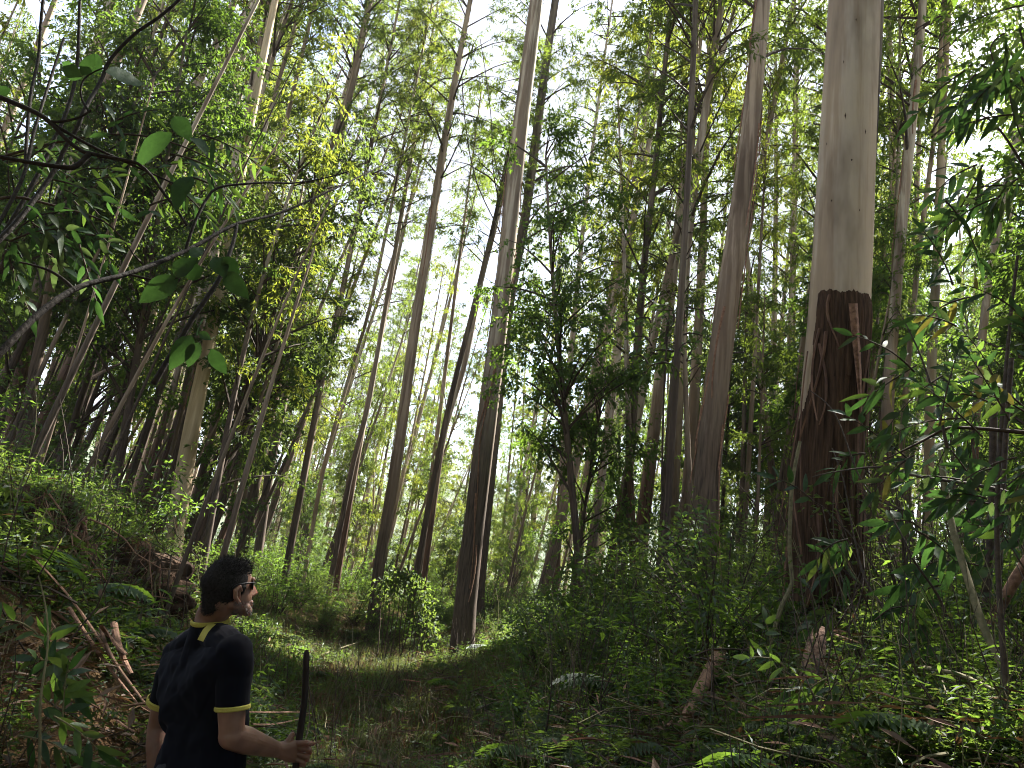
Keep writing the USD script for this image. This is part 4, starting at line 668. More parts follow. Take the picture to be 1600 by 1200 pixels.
def sprays(r, n, xr, yr, Yr, size, wid, mats, tw=(60, 130), down=.5, per=(6, 10)):
    "twigs with two rows of leaves: stems, blades"
    st, bl_ = [], []
    for _ in range(n):
        x, y, Y = r.uniform(*xr), r.uniform(*yr), r.uniform(*Yr); a = r.uniform(0, 2 * PI) if down is None else PI * down + r.normal() * .7; l = r.uniform(*tw); ex, ey = x + math.cos(a) * l, y + math.sin(a) * l
        mx, my = (x + ex) / 2 + r.normal() * 6, (y + ey) / 2 - 8
        st.append(([(x, y, Y), (mx, my, Y), (ex, ey, Y)], 3.2, 1.2)); k = r.integers(*per)
        for i in range(k):
            t = (i + .5) / k; bx, by = (1 - t) * x + t * ex, (1 - t) * y + t * ey - 8 * math.sin(PI * t); sgn = 1 if i % 2 else -1; aa = a + sgn * r.uniform(.5, 1.1) + .25; L_ = size * r.uniform(.6, 1.2)
            bl_.append((bx, by, bx + math.cos(aa) * L_, by + math.sin(aa) * L_ + L_ * .25, Y, wid * r.uniform(.7, 1.2), mats[r.integers(len(mats))], r.uniform(.25, .9)))
        bl_.append((ex, ey, ex + math.cos(a) * size, ey + math.sin(a) * size + 6, Y, wid, mats[0], .6))
    return st, bl_
st, bl_ = sprays(rl, 27, (1470, 1640), (-10, 330), (3.0, 4.6), 31, 9, ['near', 'near', 'near2', 'near', 'near2', 'near', 'nearb'], tw=(60, 120), down=.62, per=(8, 13))
leafy('overhanging_branch', 'leafy branch hanging into the upper right corner', 'branch', [([(1700, -40, 3.6), (1640, 60, 3.6), (1570, 120, 3.7), (1500, 200, 3.8)], 10, 3), ([(1660, 380, 3.9), (1600, 260, 3.9), (1530, 180, 3.9), (1495, 185, 3.9)], 7, 2)] + st, bl_, 'twig')
st, bl_ = sprays(rl, 30, (1420, 1640), (440, 800), (2.8, 4.4), 34, 10, ['near', 'near', 'near2', 'near', 'near', 'near2', 'nearb', 'near', 'near', 'yleaf'], tw=(60, 130), down=.95, per=(7, 11))
leafy('broadleaf_sapling', 'leafy sapling with some yellowing leaves at the right edge', 'sapling', [([(1700, 690, 3.3), (1600, 676, 3.4), (1490, 668, 3.5), (1440, 690, 3.6), (1380, 720, 3.8)], 9, 2), ([(1640, 800, 3.3), (1560, 765, 3.5), (1440, 745, 3.8), (1360, 730, 4.2), (1270, 745, 4.8)], 6, 2), ([(1480, 700, 3.5), (1440, 560, 3.6), (1400, 480, 3.7)], 5, 1.5), ([(1580, 1150, 3.2), (1560, 900, 3.3), (1570, 600, 3.5), (1590, 400, 3.6)], 9, 5)] + st, bl_, 'twig')
st, bl_ = sprays(rl, 13, (1350, 1600), (820, 1010), (4.0, 5.2), 40, 13, ['near', 'nearb', 'near', 'near'], tw=(50, 100), down=None)
leafy('broadleaf_sapling', 'low broad-leaved sapling in front of the thick pale trunk', 'sapling', [([(1500, 1040, 4.5), (1470, 940, 4.5), (1420, 860, 4.5), (1390, 800, 4.6)], 6, 2)] + st, bl_, 'twig')
st, bl_ = sprays(rl, 7, (1230, 1360), (620, 960), (5.2, 6.2), 36, 10, ['near', 'herb', 'near'], tw=(40, 80), down=.9)
leafy('broadleaf_sapling', 'thin twigs with narrow leaves across the dark bark of the thick trunk', 'sapling', [([(1420, 800, 5.4), (1360, 770, 5.6), (1300, 640, 5.8), (1265, 610, 6.0)], 3, 1.5), ([(1440, 1000, 5.2), (1350, 900, 5.6), (1320, 760, 5.9), (1300, 700, 6)], 4, 1.5)] + st, bl_, 'twig')
st, bl_ = sprays(rl, 7, (1190, 1330), (1040, 1130), (3.6, 4.4), 32, 9, ['nearb', 'nearb', 'near', 'near'], tw=(50, 90), down=None)
leafy('broadleaf_sapling', 'bright green seedling leaves on the right bank below the thick trunk', 'sapling', [([(1240, 1180, 3.9), (1235, 1110, 4), (1225, 1050, 4)], 4, 2)] + st, bl_, 'gstem')
st, bl_ = sprays(rl, 12, (1035, 1110), (830, 885), (8.6, 9.2), 15, 5, ['nearb', 'nearb', 'near'], tw=(30, 60), down=None)
leafy('broadleaf_sapling', 'sunlit light green spray left of the broad brown trunk', 'sapling', [([(1100, 1000, 9), (1090, 930, 9), (1075, 870, 9), (1040, 835, 9)], 4, 1.5)] + st, bl_, 'twig')
st, bl_ = sprays(rl, 16, (1010, 1075), (470, 570), (12, 13), 13, 5, ['nearb', 'nearb'], tw=(25, 55), down=None)
leafy('broadleaf_sapling', 'yellow-green sunlit leaves beside the thin dark pole', 'sapling', [([(1040, 900, 12.6), (1035, 700, 12.6), (1040, 560, 12.6), (1046, 490, 12.6)], 5, 2)] + st, bl_, 'twig')
st, bl_ = sprays(rl, 8, (-20, 130), (960, 1190), (3.2, 4.2), 46, 13, ['near', 'nearb', 'herb'], tw=(50, 100), down=None)
leafy('broadleaf_sapling', 'leafy seedlings in the lower left corner', 'sapling', [([(60, 1240, 3.6), (62, 1120, 3.6), (75, 1000, 3.7), (60, 900, 3.8)], 5, 2)] + st, bl_, 'gstem')
st, bl_ = sprays(rl, 12, (100, 330), (190, 330), (3.8, 4.6), 26, 7, ['nearb', 'near'], tw=(60, 110), down=.1)
leafy('overhanging_branch', 'lighter feathery leaf sprays behind the dark leaves at upper left', 'branch', [([(-40, 260, 4.2), (100, 220, 4.2), (240, 215, 4.3), (360, 270, 4.4)], 5, 2)] + st, bl_, 'twig')
st, bl_ = sprays(rl, 16, (-30, 130), (250, 420), (3.2, 4.0), 28, 10, ['near', 'near2'], tw=(60, 120), down=.1, per=(7, 11))
leafy('overhanging_branch', 'shaded leaves massed at the left edge below the dark branch', 'branch', [([(-60, 330, 3.5), (40, 310, 3.6), (150, 340, 3.7), (210, 400, 3.8)], 6, 2)] + st, bl_, 'twig')
def stem(name, pts, w0, w1, mt, lab, cat, n=20, sides=9, rip=.15):
    P = np.array([at(*p) for p in pts]); k = np.array([float((p - EYE) @ cF) / FPX / 2 for p in curve(P, n)])
    single(name, tube(curve(P, n), np.linspace(w0, w1, n) * k, sides, ripple=rip, seed=5), M[mt], lab, cat, smooth=True)
stem('bent_sapling', [(1640, 1180, 3.5), (1590, 1085, 3.6), (1545, 1000, 3.8), (1512, 905, 4.0), (1486, 815, 4.2), (1470, 700, 4.4)], 15, 8, 'gstem', 'olive green bent sapling stem curving across the lower right', 'sapling')
stem('bent_sapling', [(1520, 1010, 4.6), (1545, 982, 4.6), (1578, 920, 4.5), (1640, 830, 4.4)], 16, 18, 'strip', 'reddish bare sapling stem leaning out at the right edge', 'sapling')
stem('upright_pole', [(1538, 980, 5.2), (1545, 880, 5.2), (1550, 780, 5.2), (1552, 640, 5.2)], 13, 11, 'twig', 'dark upright stem at right behind the bent sapling', 'sapling')
stem('upright_pole', [(1558, 990, 5.6), (1562, 880, 5.6), (1568, 740, 5.6), (1580, 560, 5.6)], 9, 8, 'twig', 'thinner dark upright stem next to the other at right', 'sapling')
stem('liana', [(800, 400, 17.5), (775, 350, 17.7), (745, 285, 18), (730, 215, 18.5), (722, 120, 19)], 2.2, 1.6, 'twig', 'thin liana curving across the bright sky gap', 'liana', 24, 5)
stem('liana', [(790, 290, 19), (773, 250, 19), (766, 170, 19), (750, 60, 19)], 1.6, 1.2, 'twig', 'second thinner liana left of the tall middle trunk', 'liana', 24, 5)
stem('liana', [(1203, 1015, 6.6), (1222, 945, 6.65), (1238, 905, 6.7), (1234, 870, 6.75), (1236, 780, 6.8), (1250, 690, 6.85)], 8, 5, 'gstem', 'pale rope-like liana climbing the left side of the thick trunk', 'liana')
rr = np.random.default_rng(12)
for k in range(26):      # leaning bare stems of the left slope
    px, Y = rr.uniform(-60, 380), rr.uniform(9, 17); b = hit(px, 800 + rr.uniform(-40, 60)); x, y = b[0] * Y / b[1], Y; H = rr.uniform(5, 9); ln_ = rr.uniform(.02, .26); az = rr.uniform(-.6, 1.0)
    p = curve([(x, y, g1(x, y) - .2), (x + H * ln_ * .45, y + az * .3, g1(x, y) + H * .5), (x + H * ln_, y + az, g1(x, y) + H)], 12)
    single('leaning_stem', tube(p, np.linspace(.035, .012, 12) * rr.uniform(.6, 1.5), 7, ripple=.15, seed=k), M[['twig', 'bark_brown', 'twig', 'bark_grey'][k % 4]], 'thin bare stem leaning right in the thicket on the left slope', 'leaning stem', 'bare stems of the left slope', smooth=True)

# creeper arched over a dead stem
b0 = hit(625, 1002); c = classprim('creeper_kind'); o = thing('creeper_arch', 'arched heap of light green creeper left of the tall middle trunk', 'creeper', (b0[0] * 15.5 / b0[1], 15.5, g1(b0[0] * 15.5 / b0[1], 15.5)))
rr = np.random.default_rng(6); px_m = 15.5 / FPX; n = 900; t = rr.random(n); w = rr.normal(size=(n, 3)) * [.10, .16, .05]
arch = np.stack([-.62 + 1.25 * t, 0 * t, 1.12 + .62 * np.sin(PI * np.clip(t * .85 + .12, 0, 1)) - .25 * t ** 5 * 2], 1) + w - np.stack([0 * t, 0 * t, (rr.random(n) ** 3) * .55], 1)
D = rr.normal(size=(n, 3)) + [0, 0, -.6]; N = np.array([0, -.2, 1.0]) + .5 * rr.normal(size=(n, 3))
mesh('foliage', leaves(arch, D, N, .09 * (.6 + .7 * rr.random(n)), .06 * (.6 + .7 * rr.random(n))), M['herb'], o)
for k in range(12):
    a = -.55 + 1.1 * k / 11; mesh('stem', tube(curve([(a * .7 + rr.normal() * .1, rr.normal() * .1, -.1), (a * .8, rr.normal() * .08, .7), (a, 0, 1.5)], 8), np.linspace(.014, .006, 8), 5), M['twig'], o)

# ------------------------------------------------------------------ the man
def sph(p, r): return m3.Manifold.sphere(float(r), 28).translate([float(x) for x in p])
def bone(a, ra, b, rb): return m3.Manifold.batch_hull([sph(a, ra), sph(b, rb)])
def chain(pts): return [bone(pts[i][0], pts[i][1], pts[i + 1][0], pts[i + 1][1]) for i in range(len(pts) - 1)]
def ell(c, axes, rad):
    "ellipsoid with unit axes (rows) and radii"
    s = m3.Manifold.sphere(1.0, 48); A = (np.asarray(axes).T * np.asarray(rad)); T = np.hstack([A, np.asarray(c, float)[:, None]])
    return s.transform(T.tolist())
def fuse(parts, edge, it=12):
    m = m3.Manifold.batch_boolean(parts, m3.OpType.Add).refine_to_length(edge).to_mesh(); t = trimesh.Trimesh(m.vert_properties[:, :3], m.tri_verts, process=True)
    trimesh.smoothing.filter_taubin(t, iterations=it); return t
def P3(px, py, dep): d = ray(px, py); return EYE + d * dep          # depth along the lens axis
up = np.array([0, 0, 1.0]); neck = P3(362, 968, 3.0)
er = unit((cR - up * (cR @ up))); ef = np.array([-er[1], er[0], 0])   # screen right and away, level
vd = unit((neck - EYE) * [1, 1, 0]); er = np.array([vd[1], -vd[0], 0]); ef = vd
foot = np.array([neck[0] + .012 * er[0], neck[1] + .012 * er[1], 0]); foot[2] = g1(foot[0], foot[1]) + .0
man = thing('person', 'man in black T-shirt with yellow trim, seen from behind, looking right', 'person', foot)
TA = math.radians(46); tf_, ts = er * math.sin(TA) + ef * math.cos(TA), er * math.cos(TA) - ef * math.sin(TA)      # torso: facing, own right
HA = math.radians(22); hf = er * math.cos(HA) + ef * math.sin(HA); hs = er * math.sin(HA) - ef * math.cos(HA); tilt = math.radians(7)
hx = hf * math.cos(tilt) + up * math.sin(tilt); hz2 = up * math.cos(tilt) - hf * math.sin(tilt); AX = np.array([hx, hs, hz2])   # head: forward, own right, up
HC = P3(357, 918, 3.0)
def H(x, s, z): return HC + x * hx + s * hs + z * hz2
sR, sL = P3(366, 1019, 2.81), P3(277, 1024, 3.13); eR, eL = P3(362, 1150, 2.74), P3(247, 1135, 3.14)
wR = P3(431, 1171, 2.95); wL = P3(243, 1222, 3.05)
mid = (sR + sL) / 2; pel = np.array([foot[0], foot[1], foot[2] + .95]) - tf_ * .02; waist = pel + up * .16; chest = mid - up * .12 + tf_ * .015
# body: one continuous surface
B = []
B += [ell(H(-.005, 0, .012), AX, (.094, .074, .098)), ell(H(.025, 0, -.03), AX, (.068, .062, .075)), bone(H(.055, .028, -.075), .026, H(.078, 0, -.088), .022), bone(H(.055, -.028, -.075), .026, H(.078, 0, -.088), .022),
      bone(H(-.005, .05, -.06), .02, H(.075, .012, -.09), .02), bone(H(-.005, -.05, -.06), .02, H(.075, -.012, -.09), .02),
      m3.Manifold.batch_hull([sph(H(.082, 0, .022), .009), sph(H(.108, 0, -.022), .0095), sph(H(.088, .013, -.030), .009), sph(H(.088, -.013, -.030), .009)]),   # nose
      bone(H(.080, .035, .03), .010, H(.086, -.035, .03), .010), bone(H(.088, .018, -.056), .008, H(.088, -.018, -.056), .008), bone(H(.086, .016, -.067), .0085, H(.086, -.016, -.067), .0085)]   # brow, lips
for q in (1, -1):    # ears: a rim and a lobe
    B += chain([(H(.014, q * .076, -.048), .008), (H(-.003, q * .084, -.030), .008), (H(-.006, q * .087, -.006), .0085), (H(.010, q * .083, .008), .008), (H(.020, q * .078, -.006), .006)])
    B += [bone(H(.014, q * .076, -.036), .007, H(.012, q * .078, -.004), .007)]
nb = mid + up * .114 - tf_ * .004
B += [bone(H(-.025, 0, -.055), .060, nb + up * .03, .058), bone(nb + up * .03, .058, mid + up * .0, .065), bone(nb - up * .03, .045, sR * .75 + mid * .25 + up * -.01, .045), bone(nb - up * .03, .045, sL * .75 + mid * .25 + up * -.01, .045)]
B += [m3.Manifold.batch_hull([sph(sR * .8 + chest * .2 - up * .03, .05), sph(sL * .8 + chest * .2 - up * .03, .05), sph(waist + ts * .06, .066), sph(waist - ts * .06, .066)]), m3.Manifold.batch_hull([sph(waist + ts * .06, .066), sph(waist - ts * .06, .066), sph(pel + ts * .07, .088), sph(pel - ts * .07, .088)])]
B += chain([(sR, .052), (sR * .45 + eR * .55 - tf_ * .006, .050), (eR, .043)]) + chain([(eR, .046), (eR * .68 + wR * .32, .047), (wR, .029)])
B += chain([(sL, .052), (sL * .45 + eL * .55, .049), (eL, .040)]) + chain([(eL, .041), (eL * .68 + wL * .32, .043), (wL, .027)])
hips, knees, ank = {}, {}, {}
for q, s_ in ((1, ts), (-1, -ts)):
    hp = pel + s_ * .09 - up * .06; kn = pel + s_ * .10 - up * .46 + tf_ * (.03 + .03 * q); an = np.array([*(pel + s_ * .11 + tf_ * .05 * q)[:2], foot[2] + .09]); hips[q], knees[q], ank[q] = hp, kn, an
    B += chain([(hp, .092), (kn, .056), (kn * .6 + an * .4, .056), (an, .038)])
# right hand: holds the stick upright between thumb and curled fingers, forefinger out to the right
def Hd(px, py, dz=0.0): return P3(px, py, 2.98 + dz)
B += [m3.Manifold.batch_hull([sph(wR, .024), sph(Hd(452, 1163), .017), sph(Hd(468, 1163, .01), .014), sph(Hd(466, 1186, .01), .013), sph(Hd(450, 1184), .016)])]
B += chain([(Hd(467, 1162, .0), .0125), (Hd(480, 1161, -.005), .0105), (Hd(487, 1162, .01), .009), (Hd(490, 1162, .025), .008)])
B += chain([(Hd(469, 1169, .0), .0125), (Hd(483, 1171, -.01), .0105), (Hd(484, 1176, .012), .0095), (Hd(473, 1177, .03), .0085)])
B += chain([(Hd(468, 1178, .0), .012), (Hd(480, 1182, -.01), .010), (Hd(480, 1187, .012), .009), (Hd(470, 1187, .03), .0085)])
B += chain([(Hd(465, 1186, .0), .0115), (Hd(474, 1191, -.008), .0095), (Hd(475, 1195, .01), .0085), (Hd(466, 1195, .026), .008)])
B += chain([(Hd(446, 1166, -.005), .016), (Hd(452, 1156, .0), .012), (Hd(456.5, 1148, .012), .0105)])
# left hand hanging
hd = unit(wL - eL); pl = wL + hd * .075
B += [m3.Manifold.batch_hull([sph(wL, .024), sph(pl + tf_ * .025, .014), sph(pl - tf_ * .03, .013), sph(wL + hd * .02 + tf_ * .02, .018)])]
for k in range(4):
    b_ = pl + tf_ * (.028 - .019 * k); s2 = [.040, .045, .042, .033][k]; B += chain([(b_, .0115), (b_ + hd * s2, .010), (b_ + hd * (s2 * 1.6) + ts * -.018, .009), (b_ + hd * (s2 * 1.9) - ts * .036, .008)])
B += chain([(wL + hd * .03 + tf_ * .025, .014), (wL + hd * .06 + tf_ * .048, .011), (wL + hd * .09 + tf_ * .05, .0095)])
body = fuse(B, .008, 8); body.vertices -= foot
skin = usdkit.material(stage, L('skin_look'), {
    'tc': ('texture_coordinate', {}), 'n': ('noise_texture', {'scale': 14.0, 'detail': 5.0}), 'r': ('rgb_ramp', {'ramp': [(0.3, (0.14, 0.07, 0.046)), (0.7, (0.22, 0.12, 0.08))]}), 'n2': ('noise_texture', {'scale': 260.0}), 'bp': ('bump', {'strength': 0.25, 'distance': 0.002}),
    'p': ('principled_bsdf', {'roughness': 0.5, 'subsurface_weight': 0.12, 'subsurface_scale': 0.01, 'specular_ior_level': 0.4})},
    [('tc.object', 'n.vector'), ('tc.object', 'n2.vector'), ('n.fac', 'r.fac'), ('r.color', 'p.base_color'), ('n2.fac', 'bp.height'), ('bp.normal', 'p.normal')], surface='p.BSDF')
mesh('body', body, skin, man, smooth=True)
# T-shirt
cloth = plain_look('black_shirt_look', (0.003, 0.003, 0.006), (0.005, 0.0055, 0.010), scale=300, rough=0.9, bump=.2, dist=.001, spec=.08, sheen=.02)
yel = plain_look('yellow_trim_look', (0.36, 0.32, 0.07), (0.45, 0.40, 0.09), scale=250, rough=.85, bump=.2, dist=.001, spec=.2)
cuR, cuL = sR * .20 + eR * .80, sL * .20 + eL * .80; cuR = sR + (eR - sR) * .68; cuL = sL + (eL - sL) * .66
G = [bone(nb + up * .02, .064, mid - up * .03, .085), bone(nb - up * .035, .055, sR + up * .002, .062), bone(nb - up * .035, .055, sL + up * .002, .062),
     m3.Manifold.batch_hull([sph(sR - up * .03 - ts * .02, .064), sph(sL - up * .03 + ts * .02, .064), sph(waist + ts * .07, .086), sph(waist - ts * .07, .084), sph(chest - tf_ * .01, .09)]),
     m3.Manifold.batch_hull([sph(sR + (chest - sR) * .12 - up * .02, .080), sph(sL + (chest - sL) * .12 - up * .02, .080), sph(chest + ts * .075 - up * .08, .088), sph(chest - ts * .072 - up * .08, .084), sph(chest + ts * .07 + tf_ * .03, .095), sph(chest - ts * .07 + tf_ * .03, .095)]),
     m3.Manifold.batch_hull([sph(chest + ts * .075 - up * .1, .088), sph(chest - ts * .072 - up * .1, .084), sph(waist + ts * .07, .09), sph(waist - ts * .072, .086)]),
     m3.Manifold.batch_hull([sph(waist + ts * .07, .09), sph(waist - ts * .072, .086), sph(pel + ts * .088 - up * .04, .102), sph(pel - ts * .088 - up * .04, .102)])]
shirt = m3.Manifold.batch_boolean(G, m3.OpType.Add); slv = [m3.Manifold.batch_boolean(chain([(a, .066), (a * .5 + c * .5, .061), (c, .0585)]), m3.OpType.Add) for a, c in ((sR, cuR), (sL, cuL))]
def cut(m, p, nrm): return m.trim_by_plane([float(x) for x in nrm], float(np.dot(nrm, p)))
armR, armL = unit(eR - sR), unit(eL - sL)
def cap_cut(m, p, n_, rad):    # takes away what lies beyond the sleeve end
    z = np.asarray(n_); a = unit(np.cross(z, [.3, .9, .1])); b = np.cross(z, a); cy = m3.Manifold.cylinder(.2, rad, rad, 40).transform(np.hstack([np.stack([a, b, z], 1), np.asarray(p)[:, None]]).tolist()); return m - cy
shirt = shirt + cap_cut(slv[0], cuR, armR, .1) + cap_cut(slv[1], cuL, armL, .1)
shirt = cut(shirt, pel - up * .10, up)
nk = unit(up * .90 - tf_ * -.36); shirt = cap_cut(shirt, nb + up * .012, unit(up * .93 + tf_ * -.2), .085)
t = shirt.refine_to_length(.011).to_mesh(); shirt = trimesh.Trimesh(t.vert_properties[:, :3], t.tri_verts, process=True); trimesh.smoothing.filter_taubin(shirt, iterations=7)
vn = shirt.vertex_normals; q = (shirt.vertices - foot); fold = meshkit.fbm(q @ np.array([[9, 0, 0], [0, 9, 0], [2, 2, 4.0]]), 3, 4) - .5; fold += .5 * (meshkit.fbm(q * 22, 2, 9) - .5)
near_ = np.min([np.linalg.norm(shirt.vertices - c_, axis=1) for c_ in (cuR, cuL, nb)], 0); shirt.vertices += vn * (fold * .030 * sstep(near_, .07, .15))[:, None]
sh = mesh('t_shirt', trimesh.Trimesh(shirt.vertices - foot, shirt.faces, process=False), cloth, man, smooth=True, label='black T-shirt with yellow neckline and cuffs')
def band(center, axis, rad, hgt, thick, squash=None):
    "cloth band around a limb"
    z = unit(axis); a = unit(np.cross(z, [.3, .9, .1])) if squash is None else squash[0]; b = np.cross(z, a); k = 48; an = np.arange(k) * 2 * PI / k; sx, sy = (1, 1) if squash is None else squash[1]; rings = []
    for rr0, h0 in ((rad, -hgt / 2), (rad + thick, -hgt / 2 + thick), (rad + thick, hgt / 2 - thick), (rad, hgt / 2)):
        rings.append(center + (np.cos(an) * rr0 * sx)[:, None] * a + (np.sin(an) * rr0 * sy)[:, None] * b + h0 * z)
    V = np.vstack(rings); F = []
    for i in range(3):
        for j in range(k): q = [i * k + j, i * k + (j + 1) % k, (i + 1) * k + (j + 1) % k, (i + 1) * k + j]; F += [[q[0], q[1], q[2]], [q[0], q[2], q[3]]]
    return V, np.array(F)
def loc_(m): return m[0] - foot, m[1]
mesh('cuff', loc_(band(cuR - armR * .004, armR, .0588, .0165, .0035)), yel, sh, smooth=40, label='yellow band of the right sleeve')
mesh('cuff', loc_(band(cuL - armL * .004, armL, .0655, .026, .005)), yel, sh, smooth=40, label='yellow band of the left sleeve')
ca = unit(up * .93 - tf_ * .2); caf = unit(tf_ - ca * (tf_ @ ca))
mesh('neckline', loc_(band(nb + up * .006, ca, .0665, .019, .0045, (caf, (1.06, .98)))), yel, sh, smooth=40, label='yellow neckline')
rm = trimesh.ray.ray_triangle.RayMeshIntersector(shirt); V = []
for px, py in np.stack([np.interp(np.linspace(0, 4, 13), range(5), [333, 327, 321, 317, 313]), np.interp(np.linspace(0, 4, 13), range(5), [974, 979, 986, 993, 1001])], 1):
    for o in (-4.5, 0, 4.5):
        d = ray(px + o, py + .35 * o); loc0, _, tri = rm.intersects_location([EYE], [d], multiple_hits=False); V.append((loc0[0] if len(loc0) else EYE + d * 2.95) - .007 * unit(d))
V = np.array(V); F = []
for i in range(12):
    for j in range(2): q = [i * 3 + j, i * 3 + j + 1, i * 3 + j + 4, i * 3 + j + 3]; F += [[q[0], q[1], q[2]], [q[0], q[2], q[3]]]
mesh('back_stripe', (V - foot, np.array(F)), yel, sh, smooth=True, label='short yellow stripe running down from the neckline')
# trousers and boots
den = plain_look('dark_trousers_look', (0.018, 0.02, 0.026), (0.03, 0.032, 0.04), scale=180, rough=.9)
T = [m3.Manifold.batch_hull([sph(pel + ts * .08, .096), sph(pel - ts * .08, .096), sph(hips[1] - up * .04, .1), sph(hips[-1] - up * .04, .105)])]
for q in (1, -1): T += chain([(hips[q], .098), (knees[q], .075), (ank[q] + up * .02, .07)])
tr = fuse(T, .016, 8); tr.vertices += tr.vertex_normals * ((meshkit.fbm(tr.vertices * 12, 3, 3) - .5) * .02)[:, None]; mesh('trousers', trimesh.Trimesh(tr.vertices - foot, tr.faces, process=False), den, man, smooth=True)
for q in (1, -1):
    a = ank[q]; a0 = np.array([a[0], a[1], foot[2] + .045]); bt = fuse([bone(a, .055, a0, .05), bone(a0, .048, a0 + tf_ * .17 - up * .005, .042), bone(a0 + tf_ * .08, .046, a0 - tf_ * .04, .045)], .012, 5); mesh('boot', trimesh.Trimesh(bt.vertices - foot, bt.faces, process=False), M['stripd'], man, smooth=True)
# hair: a cropped cap with tufts
hairm = usdkit.material(stage, L('hair_look'), {
    'tc': ('texture_coordinate', {}), 'n': ('noise_texture', {'scale': 90.0, 'detail': 4.0}), 'g': ('geometry', {}), 'r': ('rgb_ramp', {'ramp': [(0.0, (0.008, 0.007, 0.007)), (0.2, (0.03, 0.028, 0.028)), (0.45, (0.12, 0.115, 0.12)), (1.0, (0.36, 0.35, 0.37))]}),
    'p': ('principled_bsdf', {'roughness': 0.8, 'specular_ior_level': 0.15})}, [('g.random_per_island', 'r.fac'), ('r.color', 'p.base_color')], surface='p.BSDF')
hcol = plain_look('hair_base_look', (0.016, 0.014, 0.014), (0.04, 0.037, 0.038), scale=120, rough=.9, spec=.1, bump=.4, dist=.003)
hm = ell(H(-.010, 0, .014), AX, (.091, .0795, .0985))
hm += bone(H(-.040, 0, -.03), .056, H(-.044, 0, -.062), .049); hm += bone(H(.03, .062, .0), .016, H(.028, .063, -.012), .012); hm += bone(H(.03, -.062, .0), .016, H(.028, -.063, -.012), .012); hm += bone(H(.044, .02, .074), .026, H(.044, -.02, .074), .026)
hm = cut(hm, H(.062, 0, .06), unit(-hx * .93 + hz2 * .36)); hm = cut(hm, H(-.02, 0, -.098), hz2); hm = cut(hm, H(.012, 0, -.03), unit(hz2 * .80 - hx * .60))
tm = hm.refine_to_length(.006).to_mesh(); hm = trimesh.Trimesh(tm.vert_properties[:, :3], tm.tri_verts, process=True); trimesh.smoothing.filter_taubin(hm, iterations=8)
hm.vertices += hm.vertex_normals * ((meshkit.fbm((hm.vertices - HC) * 60, 3, 2) - .45) * .003)[:, None]
hr = mesh('hair', trimesh.Trimesh(hm.vertices - foot, hm.faces, process=False), hcol, man, smooth=True, label='short dark hair greying at the temple')
pts, fi = trimesh.sample.sample_surface(hm, 9000, seed=4); nn = hm.face_normals[fi]; rr = np.random.default_rng(9); lc = (pts - HC) @ AX.T
flow = nn * .14 - hx * .35 + np.where(lc[:, 2:] > .05, hx * .55, -hz2 * .55) + .13 * rr.normal(size=pts.shape)
ln_ = np.where(lc[:, 2] > .03, .016, .011) * (.6 + .8 * rr.random(len(pts))); hv, hfc = leaves(pts + .0005 * nn, flow, nn, ln_,   .0018, droop=-.03, fold=.1)
grey = rr.random(len(pts)) < sstep(lc[:, 0] + .7 * lc[:, 2], -.06, .05) * .9; F2 = hfc.reshape(2, -1, 3)
mesh('hair_strands', (hv - foot, F2[:, ~grey].reshape(-1, 3)), hcol, hr, kind='stuff'); mesh('grey_strands', (hv - foot, F2[:, grey].reshape(-1, 3)), hairm, hr, kind='stuff')
# beard: short grey stubble on cheeks and chin
bm = trimesh.Trimesh(body.vertices + foot, body.faces, process=False); lc = (bm.triangles_center - HC) @ AX.T
ok = (lc[:, 2] < -.046) & (lc[:, 2] > -.125) & (lc[:, 0] > .0) & (lc[:, 0] + .45 * (lc[:, 2] + .05) > -.01) & ((lc[:, 0] < .095)) & (bm.face_normals @ AX[2] > -.9)
sub = bm.submesh([np.where(ok)[0]], append=True); pts, fi = trimesh.sample.sample_surface(sub, 1700, seed=5); nn = sub.face_normals[fi]; rr = np.random.default_rng(10)
hv, hfc = leaves(pts, nn * .5 - hz2 * .6 + .3 * rr.normal(size=pts.shape), nn,   .006 * (.6 + .8 * rr.random(len(pts))), .0013, droop=0, fold=.1)
gb = usdkit.material(stage, L('beard_look'), {'g': ('geometry', {}), 'r': ('rgb_ramp', {'ramp': [(0, (.08, .07, .068)), (.4, (.24, .22, .22)), (1, (.55, .53, .52))]}), 'p': ('principled_bsdf', {'roughness': .6})}, [('g.random_per_island', 'r.fac'), ('r.color', 'p.base_color')], surface='p.BSDF')
mesh('beard', (hv - foot, hfc), gb, man, kind='stuff', label='short greying beard')
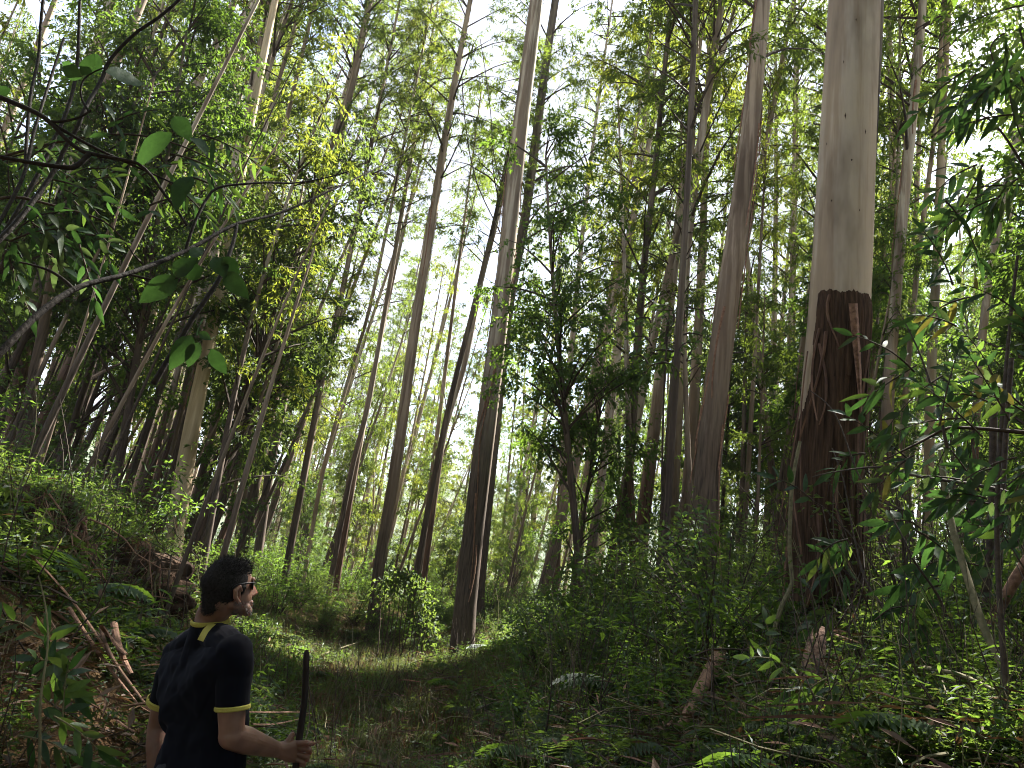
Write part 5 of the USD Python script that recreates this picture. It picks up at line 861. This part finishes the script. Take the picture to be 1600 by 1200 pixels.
# sunglasses: worn by the man, a thing of their own
blk = plain_look('sunglasses_look', (.006, .006, .007), (.01, .01, .011), scale=50, rough=.4, bump=0, spec=.25)
sg = thing('sunglasses', 'dark sunglasses worn by the man', 'sunglasses', H(.09, 0, .018))
s0 = H(.09, 0, .018)
for q in (1, -1):
    ln2 = ell(H(.094 - .012, q * .034, .012), np.array([unit(hx * .93 + hs * q * .36), unit(hs * .93 - hx * q * .36), hz2]), (.004, .029, .021)).to_mesh(); mesh('lens', (ln2.vert_properties[:, :3] - s0, ln2.tri_verts), blk, sg, smooth=True)
    mesh('temple_arm', tube(curve([H(.078, q * .062, .02), H(.04, q * .079, .02), H(.0, q * .086, .016), H(-.016, q * .086, .004)], 10) - s0, .0028, 6), blk, sg, smooth=True)
mesh('bridge', tube(curve([H(.092, .010, .02), H(.098, 0, .024), H(.092, -.010, .02)], 6) - s0, .003, 6), blk, sg, smooth=True)
# stick held upright in his right hand
P = curve([P3(479, 1016, 3.07), P3(477.5, 1060, 3.05), P3(474, 1110, 3.025), P3(468, 1150, 3.005), P3(464, 1180, 3.0), P3(461, 1215, 2.995)], 26)
single('walking_stick', tube(P, np.r_[.0075, np.linspace(.0125, .0135, 25)], 12, ripple=.12, seed=3), M['darkstick'] if 'darkstick' in M else plain_look('dark_stick_look', (.010, .007, .006), (.04, .025, .02), scale=8, stretch=(4, 4, .6), bump=.8), 'dark straight stick held upright in the right hand of the man', 'stick', smooth=True)
P = [P3(483, 1165, 2.98), P3(497, 1158, 2.98)]
single('bark_chip', ribbon([P[0], (P[0] + P[1]) / 2, P[1]], .010, n=5, curl=.3), M['strip'], 'small pale wood chip pinched in the fingers of the man', 'wood chip')
# ------------------------------------------------------------------ air
hz0 = trimesh.creation.box([3200, 3200, 330]); hz0.apply_translation([0, 6, 165 - 62])
tag(mesh('haze', hz0, usdkit.material(stage, L('haze_look'), {'v': ('principled_volume', {'color': (0.86, 0.94, 1.0), 'density': 0.00022, 'anisotropy': 0.35})}, [], volume='v.volume')), 'thin pale haze filling the wood and the valley', 'haze', kind='stuff')
